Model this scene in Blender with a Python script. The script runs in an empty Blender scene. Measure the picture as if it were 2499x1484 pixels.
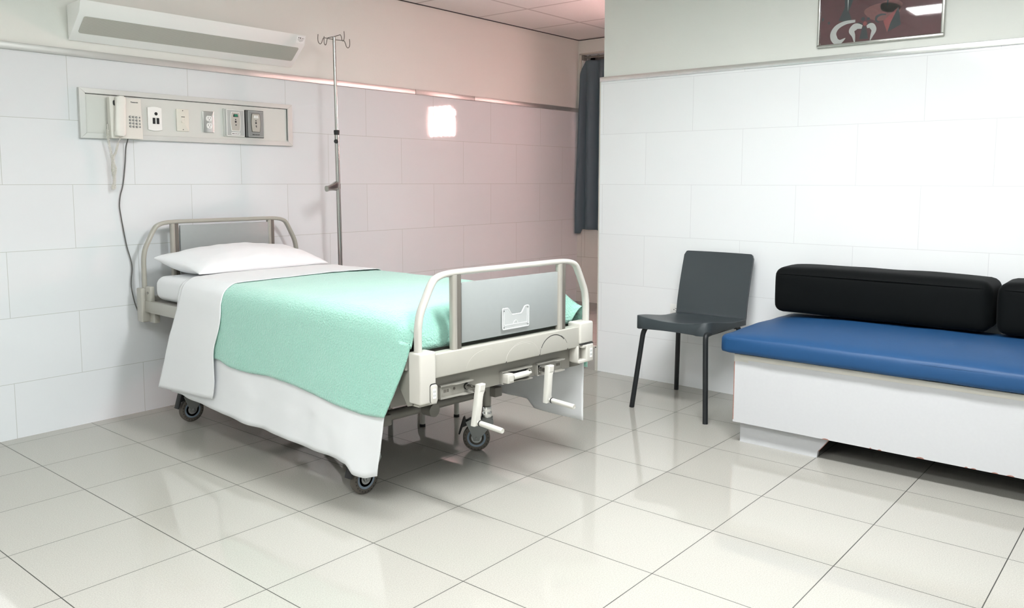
import bpy, bmesh, math, random
from mathutils import Vector, Matrix, noise
random.seed(7)
PI = math.pi
scene = bpy.context.scene
col = scene.collection

# ------------------------------------------------------------------ materials
MATS = {}
def mat(name, color, rough=0.5, metal=0.0, spec=0.5, sheen=0.0, coat=0.0, emit=None, estr=0.0, trans=0.0, alpha=1.0,
        var=0.0, vscale=6.0, bump=0.0, bscale=200.0, bdist=0.002, ior=1.45, crease=0.0, cscale=5.0):
    m = bpy.data.materials.new(name); m.use_nodes = True
    nt = m.node_tree; b = nt.nodes['Principled BSDF']
    b.inputs['Base Color'].default_value = (*color, 1)
    b.inputs['Roughness'].default_value = rough
    b.inputs['Metallic'].default_value = metal
    b.inputs['Specular IOR Level'].default_value = spec
    b.inputs['Sheen Weight'].default_value = sheen
    b.inputs['Coat Weight'].default_value = coat
    b.inputs['Transmission Weight'].default_value = trans
    b.inputs['IOR'].default_value = ior
    b.inputs['Alpha'].default_value = alpha
    if emit:
        b.inputs['Emission Color'].default_value = (*emit, 1)
        b.inputs['Emission Strength'].default_value = estr
    tc = nt.nodes.new('ShaderNodeTexCoord')
    if var > 0:
        n = nt.nodes.new('ShaderNodeTexNoise'); n.inputs['Scale'].default_value = vscale; n.inputs['Detail'].default_value = 4
        nt.links.new(tc.outputs['Object'], n.inputs['Vector'])
        mx = nt.nodes.new('ShaderNodeMix'); mx.data_type = 'RGBA'
        mx.inputs[6].default_value = (*[c * (1 - var) for c in color], 1)
        mx.inputs[7].default_value = (*[min(1, c * (1 + var)) for c in color], 1)
        nt.links.new(n.outputs['Fac'], mx.inputs[0]); nt.links.new(mx.outputs[2], b.inputs['Base Color'])
    if bump > 0:
        n2 = nt.nodes.new('ShaderNodeTexNoise'); n2.inputs['Scale'].default_value = bscale; n2.inputs['Detail'].default_value = 3
        nt.links.new(tc.outputs['Object'], n2.inputs['Vector'])
        bp = nt.nodes.new('ShaderNodeBump'); bp.inputs['Strength'].default_value = bump; bp.inputs['Distance'].default_value = bdist
        nt.links.new(n2.outputs['Fac'], bp.inputs['Height']); nt.links.new(bp.outputs['Normal'], b.inputs['Normal'])
        if crease > 0:
            n3 = nt.nodes.new('ShaderNodeTexNoise'); n3.noise_type = 'RIDGED_MULTIFRACTAL'; n3.inputs['Scale'].default_value = cscale; n3.inputs['Detail'].default_value = 1.5
            n3.inputs['Distortion'].default_value = .6
            nt.links.new(tc.outputs['Object'], n3.inputs['Vector'])
            b3 = nt.nodes.new('ShaderNodeBump'); b3.inputs['Strength'].default_value = crease; b3.inputs['Distance'].default_value = .012
            nt.links.new(n3.outputs['Fac'], b3.inputs['Height']); nt.links.new(b3.outputs['Normal'], bp.inputs['Normal'])
    MATS[name] = m
    return m

class NB:
    """small node-building helper"""
    def __init__(s, m): s.nt = m.node_tree
    def math(s, op, a, b=None):
        n = s.nt.nodes.new('ShaderNodeMath'); n.operation = op
        for i, v in enumerate((a, b)):
            if v is None: continue
            if isinstance(v, (int, float)): n.inputs[i].default_value = v
            else: s.nt.links.new(v, n.inputs[i])
        return n.outputs[0]

def tile_mat(name, color, joint, ax_u, u0, w, ax_v, v0, h, t, bond=True, rough=0.08, speck=0.0, swap=None, jrough=0.6, jmix=1.0, spec=0.5):
    """rectangular tiles on the plane (ax_u, ax_v) in object coordinates (= world metres)"""
    m = mat(name, color, rough, spec=spec)
    nt = m.node_tree; N = NB(m); b = nt.nodes['Principled BSDF']
    tc = nt.nodes.new('ShaderNodeTexCoord'); sp = nt.nodes.new('ShaderNodeSeparateXYZ')
    nt.links.new(tc.outputs['Object'], sp.inputs[0])
    U = N.math('DIVIDE', N.math('SUBTRACT', sp.outputs[ax_u], u0), w)
    V = N.math('DIVIDE', N.math('SUBTRACT', sp.outputs[ax_v], v0), h)
    row = N.math('FLOOR', V)
    if bond:
        U = N.math('ADD', U, N.math('MULTIPLY', N.math('MODULO', N.math('ADD', row, 100.0), 2.0), 0.5))
    fu = N.math('SUBTRACT', U, N.math('FLOOR', U)); fv = N.math('SUBTRACT', V, row)
    du = N.math('MULTIPLY', N.math('SUBTRACT', 0.5, N.math('ABSOLUTE', N.math('SUBTRACT', fu, 0.5))), w)
    dv = N.math('MULTIPLY', N.math('SUBTRACT', 0.5, N.math('ABSOLUTE', N.math('SUBTRACT', fv, 0.5))), h)
    line = N.math('MULTIPLY', N.math('LESS_THAN', N.math('MINIMUM', du, dv), t / 2), jmix)
    # each tile a hair different
    wn = nt.nodes.new('ShaderNodeTexWhiteNoise'); wn.noise_dimensions = '2D'
    cb = nt.nodes.new('ShaderNodeCombineXYZ'); nt.links.new(N.math('FLOOR', U), cb.inputs[0]); nt.links.new(row, cb.inputs[1])
    nt.links.new(cb.outputs[0], wn.inputs['Vector'])
    mxt = nt.nodes.new('ShaderNodeMix'); mxt.data_type = 'RGBA'
    mxt.inputs[6].default_value = (*[c * 0.985 for c in color], 1); mxt.inputs[7].default_value = (*[min(1, c * 1.01) for c in color], 1)
    nt.links.new(wn.outputs['Value'], mxt.inputs[0]); base = mxt.outputs[2]
    if speck > 0:
        no = nt.nodes.new('ShaderNodeTexNoise'); no.inputs['Scale'].default_value = 260; no.inputs['Detail'].default_value = 2
        nt.links.new(tc.outputs['Object'], no.inputs['Vector'])
        mr = nt.nodes.new('ShaderNodeMapRange'); mr.inputs[1].default_value = .35; mr.inputs[2].default_value = .65
        mr.inputs[3].default_value = 1 - speck; mr.inputs[4].default_value = 1 + speck * .5
        nt.links.new(no.outputs['Fac'], mr.inputs[0])
        vm = nt.nodes.new('ShaderNodeVectorMath'); vm.operation = 'SCALE'
        nt.links.new(base, vm.inputs[0]); nt.links.new(mr.outputs[0], vm.inputs['Scale']); base = vm.outputs[0]
    mx = nt.nodes.new('ShaderNodeMix'); mx.data_type = 'RGBA'
    nt.links.new(base, mx.inputs[6]); mx.inputs[7].default_value = (*joint, 1)
    nt.links.new(line, mx.inputs[0]); nt.links.new(mx.outputs[2], b.inputs['Base Color'])
    r = N.math('ADD', rough, N.math('MULTIPLY', line, jrough - rough)); nt.links.new(r, b.inputs['Roughness'])
    return m

# ------------------------------------------------------------------ mesh helper
class M:
    def __init__(s): s.bm = bmesh.new(); s.mi = 0
    def _tag(s, fs):
        for f in fs: f.material_index = s.mi
        return fs
    def box(s, x0, x1, y0, y1, z0, z1, bev=0.0, seg=2):
        vs = [s.bm.verts.new((x, y, z)) for x in (x0, x1) for y in (y0, y1) for z in (z0, z1)]
        q = [(0, 1, 3, 2), (4, 6, 7, 5), (0, 4, 5, 1), (2, 3, 7, 6), (0, 2, 6, 4), (1, 5, 7, 3)]
        fs = [s.bm.faces.new([vs[i] for i in k]) for k in q]
        s._tag(fs)
        bmesh.ops.recalc_face_normals(s.bm, faces=fs)
        if bev > 0:
            es = list({e for f in fs for e in f.edges})
            r = bmesh.ops.bevel(s.bm, geom=es, offset=bev, segments=seg, profile=0.5, affect='EDGES', clamp_overlap=True)
            s._tag(r['faces'])
        return s
    def prism(s, poly, fn, d0, d1, bev=0.0, seg=2):
        """poly: 2-D outline; fn(a, b, d) -> xyz; extruded from d0 to d1"""
        A = [s.bm.verts.new(fn(a, b, d0)) for a, b in poly]; B = [s.bm.verts.new(fn(a, b, d1)) for a, b in poly]
        n = len(poly); fs = [s.bm.faces.new(A[::-1]), s.bm.faces.new(B)]
        for i in range(n): fs.append(s.bm.faces.new((A[i], A[(i + 1) % n], B[(i + 1) % n], B[i])))
        s._tag(fs); bmesh.ops.recalc_face_normals(s.bm, faces=fs)
        if bev > 0:
            es = [e for e in set(fs[0].edges) | set(fs[1].edges)]
            r = bmesh.ops.bevel(s.bm, geom=es, offset=bev, segments=seg, profile=0.5, affect='EDGES', clamp_overlap=True); s._tag(r['faces'])
        return s
    def sweep(s, pts, prof, up=None, caps=True, closed=False, scales=None):
        pts = [Vector(p) for p in pts]; n = len(pts); rings = []
        prev = None
        for i, p in enumerate(pts):
            if closed: t = pts[(i + 1) % n] - pts[i - 1]
            else: t = pts[min(i + 1, n - 1)] - pts[max(i - 1, 0)]
            t.normalize()
            if up is not None: a = Vector(up)
            else:
                a = prev if prev is not None else (Vector((0, 0, 1)) if abs(t.z) < .9 else Vector((1, 0, 0)))
            a = (a - t * a.dot(t)).normalized(); prev = a
            bb = t.cross(a)
            sc = scales[i] if scales else 1.0
            rings.append([s.bm.verts.new(p + a * (u * sc) + bb * (v * sc)) for u, v in prof])
        k = len(prof); fs = []
        for i in range(n if closed else n - 1):
            r0, r1 = rings[i], rings[(i + 1) % n]
            for j in range(k): fs.append(s.bm.faces.new((r0[j], r0[(j + 1) % k], r1[(j + 1) % k], r1[j])))
        if caps and not closed:
            fs.append(s.bm.faces.new(rings[0][::-1])); fs.append(s.bm.faces.new(rings[-1]))
        s._tag(fs); bmesh.ops.recalc_face_normals(s.bm, faces=fs)
        return s
    def tube(s, pts, r, seg=12, **k):
        return s.sweep(pts, [(r * math.cos(2 * PI * i / seg), r * math.sin(2 * PI * i / seg)) for i in range(seg)], **k)
    def lathe(s, prof, c, axis=(0, 0, 1), seg=32):
        """prof: (radius, height) pairs along axis from c"""
        ax = Vector(axis).normalized(); c = Vector(c)
        a = ax.orthogonal().normalized(); b = ax.cross(a); rings = []
        for r, h in prof:
            if r < 1e-6: rings.append([s.bm.verts.new(c + ax * h)])
            else: rings.append([s.bm.verts.new(c + ax * h + (a * math.cos(2 * PI * i / seg) + b * math.sin(2 * PI * i / seg)) * r) for i in range(seg)])
        fs = []
        for r0, r1 in zip(rings, rings[1:]):
            for j in range(seg):
                q = [r0[j % len(r0)], r0[(j + 1) % len(r0)], r1[(j + 1) % len(r1)], r1[j % len(r1)]]
                u = []
                for v in q:
                    if v not in u: u.append(v)
                if len(u) > 2: fs.append(s.bm.faces.new(u))
        if len(rings[0]) > 1: fs.append(s.bm.faces.new(rings[0][::-1]))
        if len(rings[-1]) > 1: fs.append(s.bm.faces.new(rings[-1]))
        s._tag(fs); bmesh.ops.recalc_face_normals(s.bm, faces=fs)
        return s
    def grid(s, rows, closed_u=False):
        V = [[s.bm.verts.new(p) for p in r] for r in rows]; fs = []
        for i in range(len(V) - 1):
            k = len(V[i])
            for j in range(k if closed_u else k - 1):
                fs.append(s.bm.faces.new((V[i][j], V[i][(j + 1) % k], V[i + 1][(j + 1) % k], V[i + 1][j])))
        s._tag(fs); return s
    def mesh_from(s, me, xf):
        base = len(s.bm.verts); vs = [s.bm.verts.new(xf(v.co)) for v in me.vertices]; fs = []
        for p in me.polygons:
            try: fs.append(s.bm.faces.new([vs[i] for i in p.vertices]))
            except ValueError: pass
        s._tag(fs); return s
    def build(s, name, mats, parent=None, fmap=None, angle=40, loc=None):
        if fmap:
            for v in s.bm.verts: v.co = Vector(fmap(*v.co))
        root = parent
        while root is not None and root.parent is not None: root = root.parent
        if root is not None: o0 = Vector(root.location)
        elif loc is not None: o0 = Vector(loc)
        else:
            xs = [v.co for v in s.bm.verts]
            o0 = Vector(((min(v.x for v in xs) + max(v.x for v in xs)) / 2, (min(v.y for v in xs) + max(v.y for v in xs)) / 2, min(v.z for v in xs)))
        for v in s.bm.verts: v.co -= o0
        me = bpy.data.meshes.new(name); s.bm.to_mesh(me); s.bm.free()
        if not isinstance(mats, (list, tuple)): mats = [mats]
        for m in mats: me.materials.append(MATS[m] if isinstance(m, str) else m)
        me.polygons.foreach_set('use_smooth', [True] * len(me.polygons))
        me.set_sharp_from_angle(angle=math.radians(angle))
        o = bpy.data.objects.new(name, me); col.objects.link(o)
        if parent is not None: o.parent = parent
        else: o.location = o0
        return o

def tag(o, label, cat, group=None):
    o['label'] = label; o['category'] = cat
    if group: o['group'] = group
    return o
def thing(name, loc, label, cat, group=None):
    o = bpy.data.objects.new(name, None); col.objects.link(o); o.location = loc; o.empty_display_size = .05
    return tag(o, label, cat, group)
def struct(o, label=None, cat=None):
    o['kind'] = 'structure'
    if label: o['label'] = label
    if cat: o['category'] = cat
    return o
def solidify(o, t, off=0.0):
    m = o.modifiers.new('thickness', 'SOLIDIFY'); m.thickness = t; m.offset = off
def subsurf(o, n=1):
    m = o.modifiers.new('smooth', 'SUBSURF'); m.levels = n; m.render_levels = n

def catmull(pts, n=6):
    P = [Vector(p) for p in pts]; out = []
    for i in range(len(P) - 1):
        p0 = P[max(i - 1, 0)]; p1 = P[i]; p2 = P[i + 1]; p3 = P[min(i + 2, len(P) - 1)]
        for k in range(n):
            t = k / n
            out.append(.5 * ((2 * p1) + (p2 - p0) * t + (2 * p0 - 5 * p1 + 4 * p2 - p3) * t * t + (3 * p1 - p0 - 3 * p2 + p3) * t ** 3))
    out.append(P[-1]); return out
def rounded(pts, r, n=6):
    """polyline with rounded corners"""
    P = [Vector(p) for p in pts]; out = [P[0]]
    for a, b, c in zip(P, P[1:], P[2:]):
        d0 = (a - b); d1 = (c - b); rr = min(r, d0.length * .49, d1.length * .49)
        s0 = b + d0.normalized() * rr; s1 = b + d1.normalized() * rr
        for k in range(n + 1):
            t = k / n; out.append(s0 * (1 - t) ** 2 + b * 2 * t * (1 - t) + s1 * t * t)
    out.append(P[-1]); return out
def rrect(a0, a1, b0, b1, r, n=4):
    out = []
    for cx, cy, st in ((a1 - r, b1 - r, 0), (a0 + r, b1 - r, 1), (a0 + r, b0 + r, 2), (a1 - r, b0 + r, 3)):
        for k in range(n + 1):
            t = (st + k / n) * PI / 2; out.append((cx + r * math.cos(t), cy + r * math.sin(t)))
    return out
def circ(cx, cy, r, n=24): return [(cx + r * math.cos(2 * PI * i / n), cy + r * math.sin(2 * PI * i / n)) for i in range(n)]
def sm(a, b, x):
    t = max(0.0, min(1.0, (x - a) / (b - a))); return t * t * (3 - 2 * t)
def lerp(a, b, t): return a + (b - a) * t
def interp(x, tab):
    if x <= tab[0][0]: return tab[0][1]
    for (x0, y0), (x1, y1) in zip(tab, tab[1:]):
        if x <= x1: return y0 + (y1 - y0) * (x - x0) / (x1 - x0)
    return tab[-1][1]
def text_mesh(txt, size, extr=0.0003, bold=0.0):
    cu = bpy.data.curves.new('lettering', 'FONT'); cu.body = txt; cu.size = size; cu.extrude = extr; cu.offset = bold
    cu.align_x = 'CENTER'; cu.align_y = 'CENTER'; cu.resolution_u = 3
    o = bpy.data.objects.new('lettering', cu); col.objects.link(o)
    dg = bpy.context.evaluated_depsgraph_get(); me = bpy.data.meshes.new_from_object(o.evaluated_get(dg))
    bpy.data.objects.remove(o); bpy.data.curves.remove(cu)
    return me

# ------------------------------------------------------------------ palette
WY, XR, ZC, XB = 0.08, 3.315, 2.337, 4.85
mat('plaster', (.72, .735, .70), .55, bump=.12, bscale=90, bdist=.003)
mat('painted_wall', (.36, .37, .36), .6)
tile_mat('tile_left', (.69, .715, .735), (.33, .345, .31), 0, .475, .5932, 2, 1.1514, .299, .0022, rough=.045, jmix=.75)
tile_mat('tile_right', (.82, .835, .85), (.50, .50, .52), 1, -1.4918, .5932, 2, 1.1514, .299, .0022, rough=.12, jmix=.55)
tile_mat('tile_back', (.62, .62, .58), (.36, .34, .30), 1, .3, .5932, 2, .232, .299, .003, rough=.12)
tile_mat('floor_tile', (.405, .392, .358), (.028, .03, .025), 0, 0, .4, 1, 0, .4, .0030, bond=False, rough=.035, speck=.10, jmix=.95)
tile_mat('step_tile', (.40, .375, .35), (.10, .09, .08), 0, .1, .4, 1, .12, .4, .003, bond=False, rough=.14, speck=.09)
tile_mat('ceiling_panel', (.80, .79, .77), (.52, .50, .48), 0, 3.6, .61, 1, -.376, .61, .02, bond=False, rough=.8, jrough=.5, speck=.04)
mat('aluminium', (.52, .53, .51), .42, .75, var=.08, vscale=9)
mat('satin_frame', (.60, .61, .59), .45, .35, var=.05, vscale=12)
mat('bright_aluminium', (.84, .85, .85), .26, 1.0, var=.05, vscale=14)
mat('chrome', (.80, .80, .79), .12, 1.0)
mat('steel_tube', (.42, .415, .40), .22, 1.0)
mat('steel_plate', (.66, .65, .63), .24, 1.0, var=.06, vscale=30)
mat('dark_gap', (.03, .03, .03), .8)
mat('white_enamel', (.84, .85, .84), .35, coat=.2)
mat('light_edge', (.55, .54, .50), .6)
def perforated():
    m = mat('perforated_diffuser', (.44, .45, .41), .45)
    nt = m.node_tree; N = NB(m); b = nt.nodes['Principled BSDF']; tc = nt.nodes.new('ShaderNodeTexCoord')
    sp = nt.nodes.new('ShaderNodeSeparateXYZ'); nt.links.new(tc.outputs['Object'], sp.inputs[0])
    a = N.math('SINE', N.math('MULTIPLY', N.math('ADD', sp.outputs[0], sp.outputs[2]), 2 * PI / .006))
    c = N.math('SINE', N.math('MULTIPLY', N.math('SUBTRACT', sp.outputs[0], sp.outputs[2]), 2 * PI / .006))
    f = N.math('GREATER_THAN', N.math('MULTIPLY', a, c), .25)
    mx = nt.nodes.new('ShaderNodeMix'); mx.data_type = 'RGBA'; mx.inputs[6].default_value = (.47, .48, .44, 1); mx.inputs[7].default_value = (.33, .33, .29, 1)
    nt.links.new(f, mx.inputs[0]); nt.links.new(mx.outputs[2], b.inputs['Base Color'])
perforated()
mat('bed_enamel', (.395, .385, .345), .34, coat=.15, var=.03, vscale=20)
mat('shaded_dark_enamel', (.20, .19, .17), .42)  # bed enamel darkened to deepen the shade underneath; also the dark window fittings
mat('crank_panel_enamel', (.235, .225, .20), .40)
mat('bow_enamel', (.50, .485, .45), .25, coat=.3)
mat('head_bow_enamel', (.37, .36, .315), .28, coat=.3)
mat('cap_plastic', (.51, .495, .455), .38)
mat('board_laminate', (.295, .315, .312), .35, var=.03, vscale=40)
mat('upright_light', (.42, .40, .36), .30, .35)
mat('upright_dark', (.12, .11, .095), .45)
mat('crank_mount', (.31, .30, .27), .38, .1)
mat('crank_white', (.56, .55, .51), .35)
mat('acrylic', (.80, .82, .82), .08, alpha=.28)
mat('acrylic_edge', (.80, .82, .82), .15, alpha=.55)
mat('rubber_black', (.012, .012, .013), .55)
mat('tyre', (.10, .088, .075), .6)
mat('hub_blue', (.20, .25, .31), .35)
mat('hub_silver', (.55, .56, .57), .3, .7)
mat('scuff_black', (.015, .015, .015), .6)
mat('scuff_white', (.56, .55, .51), .6)
mat('cotton_white', (.73, .742, .76), .85, sheen=.15, bump=.08, bscale=900, bdist=.0006, crease=.75, cscale=4.0)
mat('cotton_fold', (.76, .772, .79), .85, sheen=.15, bump=.08, bscale=900, bdist=.0006, crease=.5, cscale=4.0)
mat('pillow_cotton', (.78, .79, .81), .85, sheen=.15, bump=.05, bscale=700, bdist=.0006, crease=.6, cscale=4.5)
mat('fleece_mint', (.32, .615, .515), .95, spec=.2, sheen=.55, bump=1.0, bscale=150, bdist=.0055, var=.10, vscale=120)
mat('phone_plastic', (.68, .67, .62), .45)
mat('phone_plastic_light', (.72, .71, .665), .42)
mat('key_grey', (.16, .165, .165), .45)
mat('key_centre', (.55, .55, .53), .4)
mat('black_plastic', (.012, .013, .014), .4)
mat('cable_grey', (.10, .10, .095), .5)
mat('panel_enamel', (.62, .63, .60), .42)
mat('ivory_plate', (.68, .66, .59), .4)
mat('white_plate', (.82, .82, .80), .38)
mat('gas_grey', (.45, .47, .46), .35, .3)
mat('gas_dark', (.27, .28, .275), .38, .3)
mat('gas_face', (.46, .44, .40), .4)
mat('green_label', (.015, .22, .13), .4)
mat('paper_white', (.88, .88, .88), .5)
mat('ink', (.02, .02, .025), .5)
mat('ink_grey', (.38, .38, .38), .6)
mat('chair_plastic', (.043, .052, .058), .38, bump=.08, bscale=700, bdist=.0008)
mat('chair_leg_paint', (.012, .014, .016), .45)
mat('blue_vinyl', (.0055, .052, .150), .52, spec=.45, var=.05, vscale=40, bump=.10, bscale=60, bdist=.002)
mat('black_fabric', (.0022, .0030, .0033), .7, spec=.12, sheen=.018, bump=.10, bscale=50, bdist=.003)
mat('sofa_laminate', (.50, .505, .52), .5, var=.03, vscale=90)
mat('sofa_edge', (.56, .54, .49), .5)
mat('chipboard', (.30, .15, .12), .8, var=.3, vscale=120)
mat('tape', (.66, .65, .60), .3, alpha=.75)
mat('curtain_cloth', (.085, .128, .155), .85, sheen=.1)
mat('curtain_liner', (.02, .06, .12), .85)
mat('lamp_diffuser', (.9, .9, .9), .5, emit=(.975, .995, 1.0), estr=35.0)
mat('fill_diffuser', (.9, .9, .9), .5, emit=(.975, .995, 1.0), estr=18.0)  # weaker glow for the added, unseen ceiling panels
mat('daylight_pane', (.9, .8, .8), .3, emit=(1.0, .76, .76), estr=.22)
mat('daylight_strip', (.9, .7, .7), .5, emit=(1.0, .70, .68), estr=11.0)
mat('daylight_pane_bright', (.95, .9, .9), .3, emit=(1.0, .58, .56), estr=150.0)
mat('art_ground', (.130, .040, .050), .5, var=.30, vscale=14)
mat('art_white', (.78, .80, .79), .5)
mat('art_slate', (.035, .05, .062), .5, var=.2, vscale=30)
mat('art_red', (.36, .085, .09), .5, var=.08, vscale=50)
mat('art_rose', (.26, .10, .10), .5, var=.3, vscale=60)
mat('picture_glass', (1, 1, 1), .03, trans=1.0, ior=1.45)
mat('frame_metal', (.55, .55, .53), .2, 1.0)

# ------------------------------------------------------------------ the room
XW, YF = -2.3, -6.2
def wbox(name, boxes, mats, label):
    m = M()
    for b, mi in boxes: m.mi = mi; m.box(*b)
    o = m.build(name, mats, loc=(0, 0, 0), angle=30); struct(o, label); return o
# head wall: tiled dado below, plaster above
wbox('wall_left', [((XW, XB + .15, WY + .006, WY + .15, 0, ZC + .05), 0), ((XW, XB, WY, WY + .02, 0, 1.748), 1)], ['plaster', 'tile_left'],
     'head wall with white tiles below and plaster above')
# partition with the sofa; its free end faces the raised alcove
wbox('wall_right', [((XR + .008, XR + .13, YF, -1.19, 0, ZC + .05), 0), ((XR, XR + .02, YF, -1.174, 0, 1.768), 1), ((XR + .02, XR + .138, -1.20, -1.174, 0, 1.768), 1)],
     ['plaster', 'tile_right'], 'white tiled partition wall behind the chair and the sofa')
wbox('trim_4', [((XR - .003, XR + .005, -1.1745, -1.168, 0, 1.768), 0)], ['sofa_edge'], 'cream corner strip on the end of the partition')
wbox('wall_back', [((XB, XB + .2, .034, WY + .15, 0, ZC + .05), 0), ((XB, XB + .2, -1.30, .034, 2.212, ZC + .05), 0), ((XB, XB + .2, -1.30, .034, 0, .77), 1),
                   ((XB, XB + .2, -1.36, -1.30, 0, ZC + .05), 0), ((XB, XB + .2, -1.735, -1.36, 0, 1.59), 0), ((XB, XB + .2, -1.735, -1.36, 1.905, ZC + .05), 0),
                   ((XB, XB + .2, -3.0, -1.735, 0, ZC + .05), 0), ((XB - .004, XB + .01, .034, WY, 0, .77), 1)],
     ['plaster', 'tile_back'], 'far wall of the alcove with the curtained window')
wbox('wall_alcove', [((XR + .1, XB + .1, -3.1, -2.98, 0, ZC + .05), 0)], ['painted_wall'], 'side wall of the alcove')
wbox('wall_front', [((XW - .1, XR + .13, YF - .12, YF, 0, ZC + .05), 0)], ['painted_wall'], 'wall behind the viewer')
wbox('wall_near', [((XW - .12, XW, YF - .1, WY + .15, 0, ZC + .05), 0)], ['plaster'], 'wall on the left outside the view')
m = M(); m.box(XW - .1, XR + .13, YF - .1, WY + .1, -.1, 0); struct(m.build('floor', 'floor_tile', loc=(0, 0, 0)), 'polished beige square floor tiles')
m = M(); m.box(XR, XB + .05, -1.165, WY + .02, -.05, .148, bev=.004); m.box(XR + .135, XB + .05, -3.0, -1.165, -.05, .148)
m.mi = 1; m.box(XR - .004, XR + .022, -1.168, WY, .141, .151, bev=.002); m.box(XR - .004, XR + .004, -1.168, -1.156, 0, .15)
struct(m.build('floor', ['step_tile', 'sofa_edge'], loc=(0, 0, 0)), 'raised tiled step of the alcove behind the partition')
m = M(); m.box(XW - .1, XB + .15, YF - .1, WY + .1, ZC, ZC + .08); struct(m.build('ceiling', 'ceiling_panel', loc=(0, 0, 0)), 'suspended ceiling of square panels')
# rails on top of the tiles, dark strip painted as the shadow gap under the ceiling, cream window edge
m = M(); m.box(XW, 2.97, WY - .011, WY + .008, 1.744, 1.777, bev=.002); m.box(2.974, 3.55, WY - .011, WY + .008, 1.744, 1.777, bev=.002); m.box(3.553, XB, WY - .011, WY + .008, 1.745, 1.777, bev=.002)
struct(m.build('trim_1', 'aluminium', loc=(0, 0, 0)), 'aluminium rail along the top of the head wall tiles')
m = M(); m.box(XR - .011, XR + .012, YF, -1.172, 1.763, 1.790, bev=.002)
struct(m.build('trim_2', 'bright_aluminium', loc=(0, 0, 0)), 'aluminium rail along the top of the partition tiles')
m = M(); m.box(XW, XB, WY - .006, WY + .01, ZC - .0035, ZC + .002); m.box(XB - .006, XB + .01, -2.98, WY, ZC - .005, ZC + .002)
struct(m.build('trim_3', 'dark_gap', loc=(0, 0, 0)), 'dark strip painted as the shadow gap between walls and ceiling')
m = M(); m.box(XB - .012, XB + .004, .048, .068, 1.78, 2.225, bev=.002); m.box(XB - .012, XB + .004, -1.29, .068, 2.212, 2.226, bev=.002)
struct(m.build('trim_5', 'sofa_edge', loc=(0, 0, 0)), 'cream edge strip around the curtained window')

# windows
m = M()
for y0, y1, z0, z1 in ((-1.30, -1.25, .77, 2.212), (-.02, .034, .77, 2.212), (-1.30, .034, .77, .81), (-1.30, .034, 2.16, 2.212), (-.66, -.62, .8, 2.17)):
    m.box(XB + .10, XB + .14, y0, y1, z0, z1, bev=.004)
w1 = struct(m.build('window_1', 'shaded_dark_enamel', loc=(XB + .12, -.63, .77)), 'window behind the dark curtain')
m = M(); m.box(XB + .115, XB + .122, -1.26, -.01, .8, 2.17); m.build('glass_pane', 'daylight_pane', parent=w1)
m = M()
m.box(XB + .02, XB + .06, -1.735, -1.36, 1.59, 1.605); m.box(XB + .02, XB + .06, -1.735, -1.36, 1.89, 1.905)
for k in range(7):
    y = -1.735 + .375 * k / 6; m.box(XB + .03, XB + .05, y - .004, y + .004, 1.59, 1.905)
m.mi = 1
for k in range(6):
    y = -1.735 + .375 * (k + .5) / 6; m.box(XB + .045, XB + .05, y - .008, y + .008, 1.605, 1.89)
m.mi = 0; m.prism([(-1.47, 1.905), (-1.36, 1.905), (-1.36, 1.83), (-1.40, 1.855)], lambda y, z, x: (x, y, z), XB + .03, XB + .04); m.box(XB + .03, XB + .04, -1.48, -1.36, 1.775, 1.79)
w2 = struct(m.build('window_2', ['white_enamel', 'daylight_strip'], loc=(XB + .04, -1.55, 1.59)), 'small high window seen only as a reflection in the tiles')
m = M(); m.box(XB + .055, XB + .06, -1.735, -1.36, 1.59, 1.905); m.build('glass_pane', 'daylight_pane_bright', parent=w2)

# ceiling lamps (troffers); the last three are unseen, added for side light
def troffer(x0, x1, y0, y1, label, dm='fill_diffuser'):
    t = thing('ceiling_light', ((x0 + x1) / 2, (y0 + y1) / 2, ZC), label, 'ceiling light', 'fluorescent ceiling panels')
    m = M()
    for a in ((x0 - .02, x0, y0 - .02, y1 + .02), (x1, x1 + .02, y0 - .02, y1 + .02), (x0, x1, y0 - .02, y0), (x0, x1, y1, y1 + .02)): m.box(a[0], a[1], a[2], a[3], ZC - .012, ZC + .001)
    m.build('lamp_frame', 'white_enamel', parent=t)
    m = M(); m.box(x0, x1, y0, y1, ZC - .006, ZC - .001); m.build('lamp_diffuser', dm, parent=t)
    return t
troffer(1.165, 1.46, -3.57, -2.37, 'long fluorescent ceiling panel over the foot of the bed, mirrored in the picture glass', 'lamp_diffuser')
troffer(-.72, -.42, -3.57, -2.37, 'long ceiling panel added for side light, left of the bed and outside the view')
troffer(-.72, -.42, -5.75, -4.55, 'long ceiling panel added for side light, behind the camera and outside the view')
troffer(-1.94, -1.64, -3.57, -2.37, 'long ceiling panel added for side light, by the near side wall and outside the view')

# ------------------------------------------------------------------ things on the head wall; local frame (x, d out of the wall, z)
def LW(x, d, z): return (x, WY - d, z)
def lw_prism(m, poly, d0, d1, bev=0.0, seg=2): return m.prism(poly, lambda a, b, d: LW(a, d, b), d0, d1, bev, seg)

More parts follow.
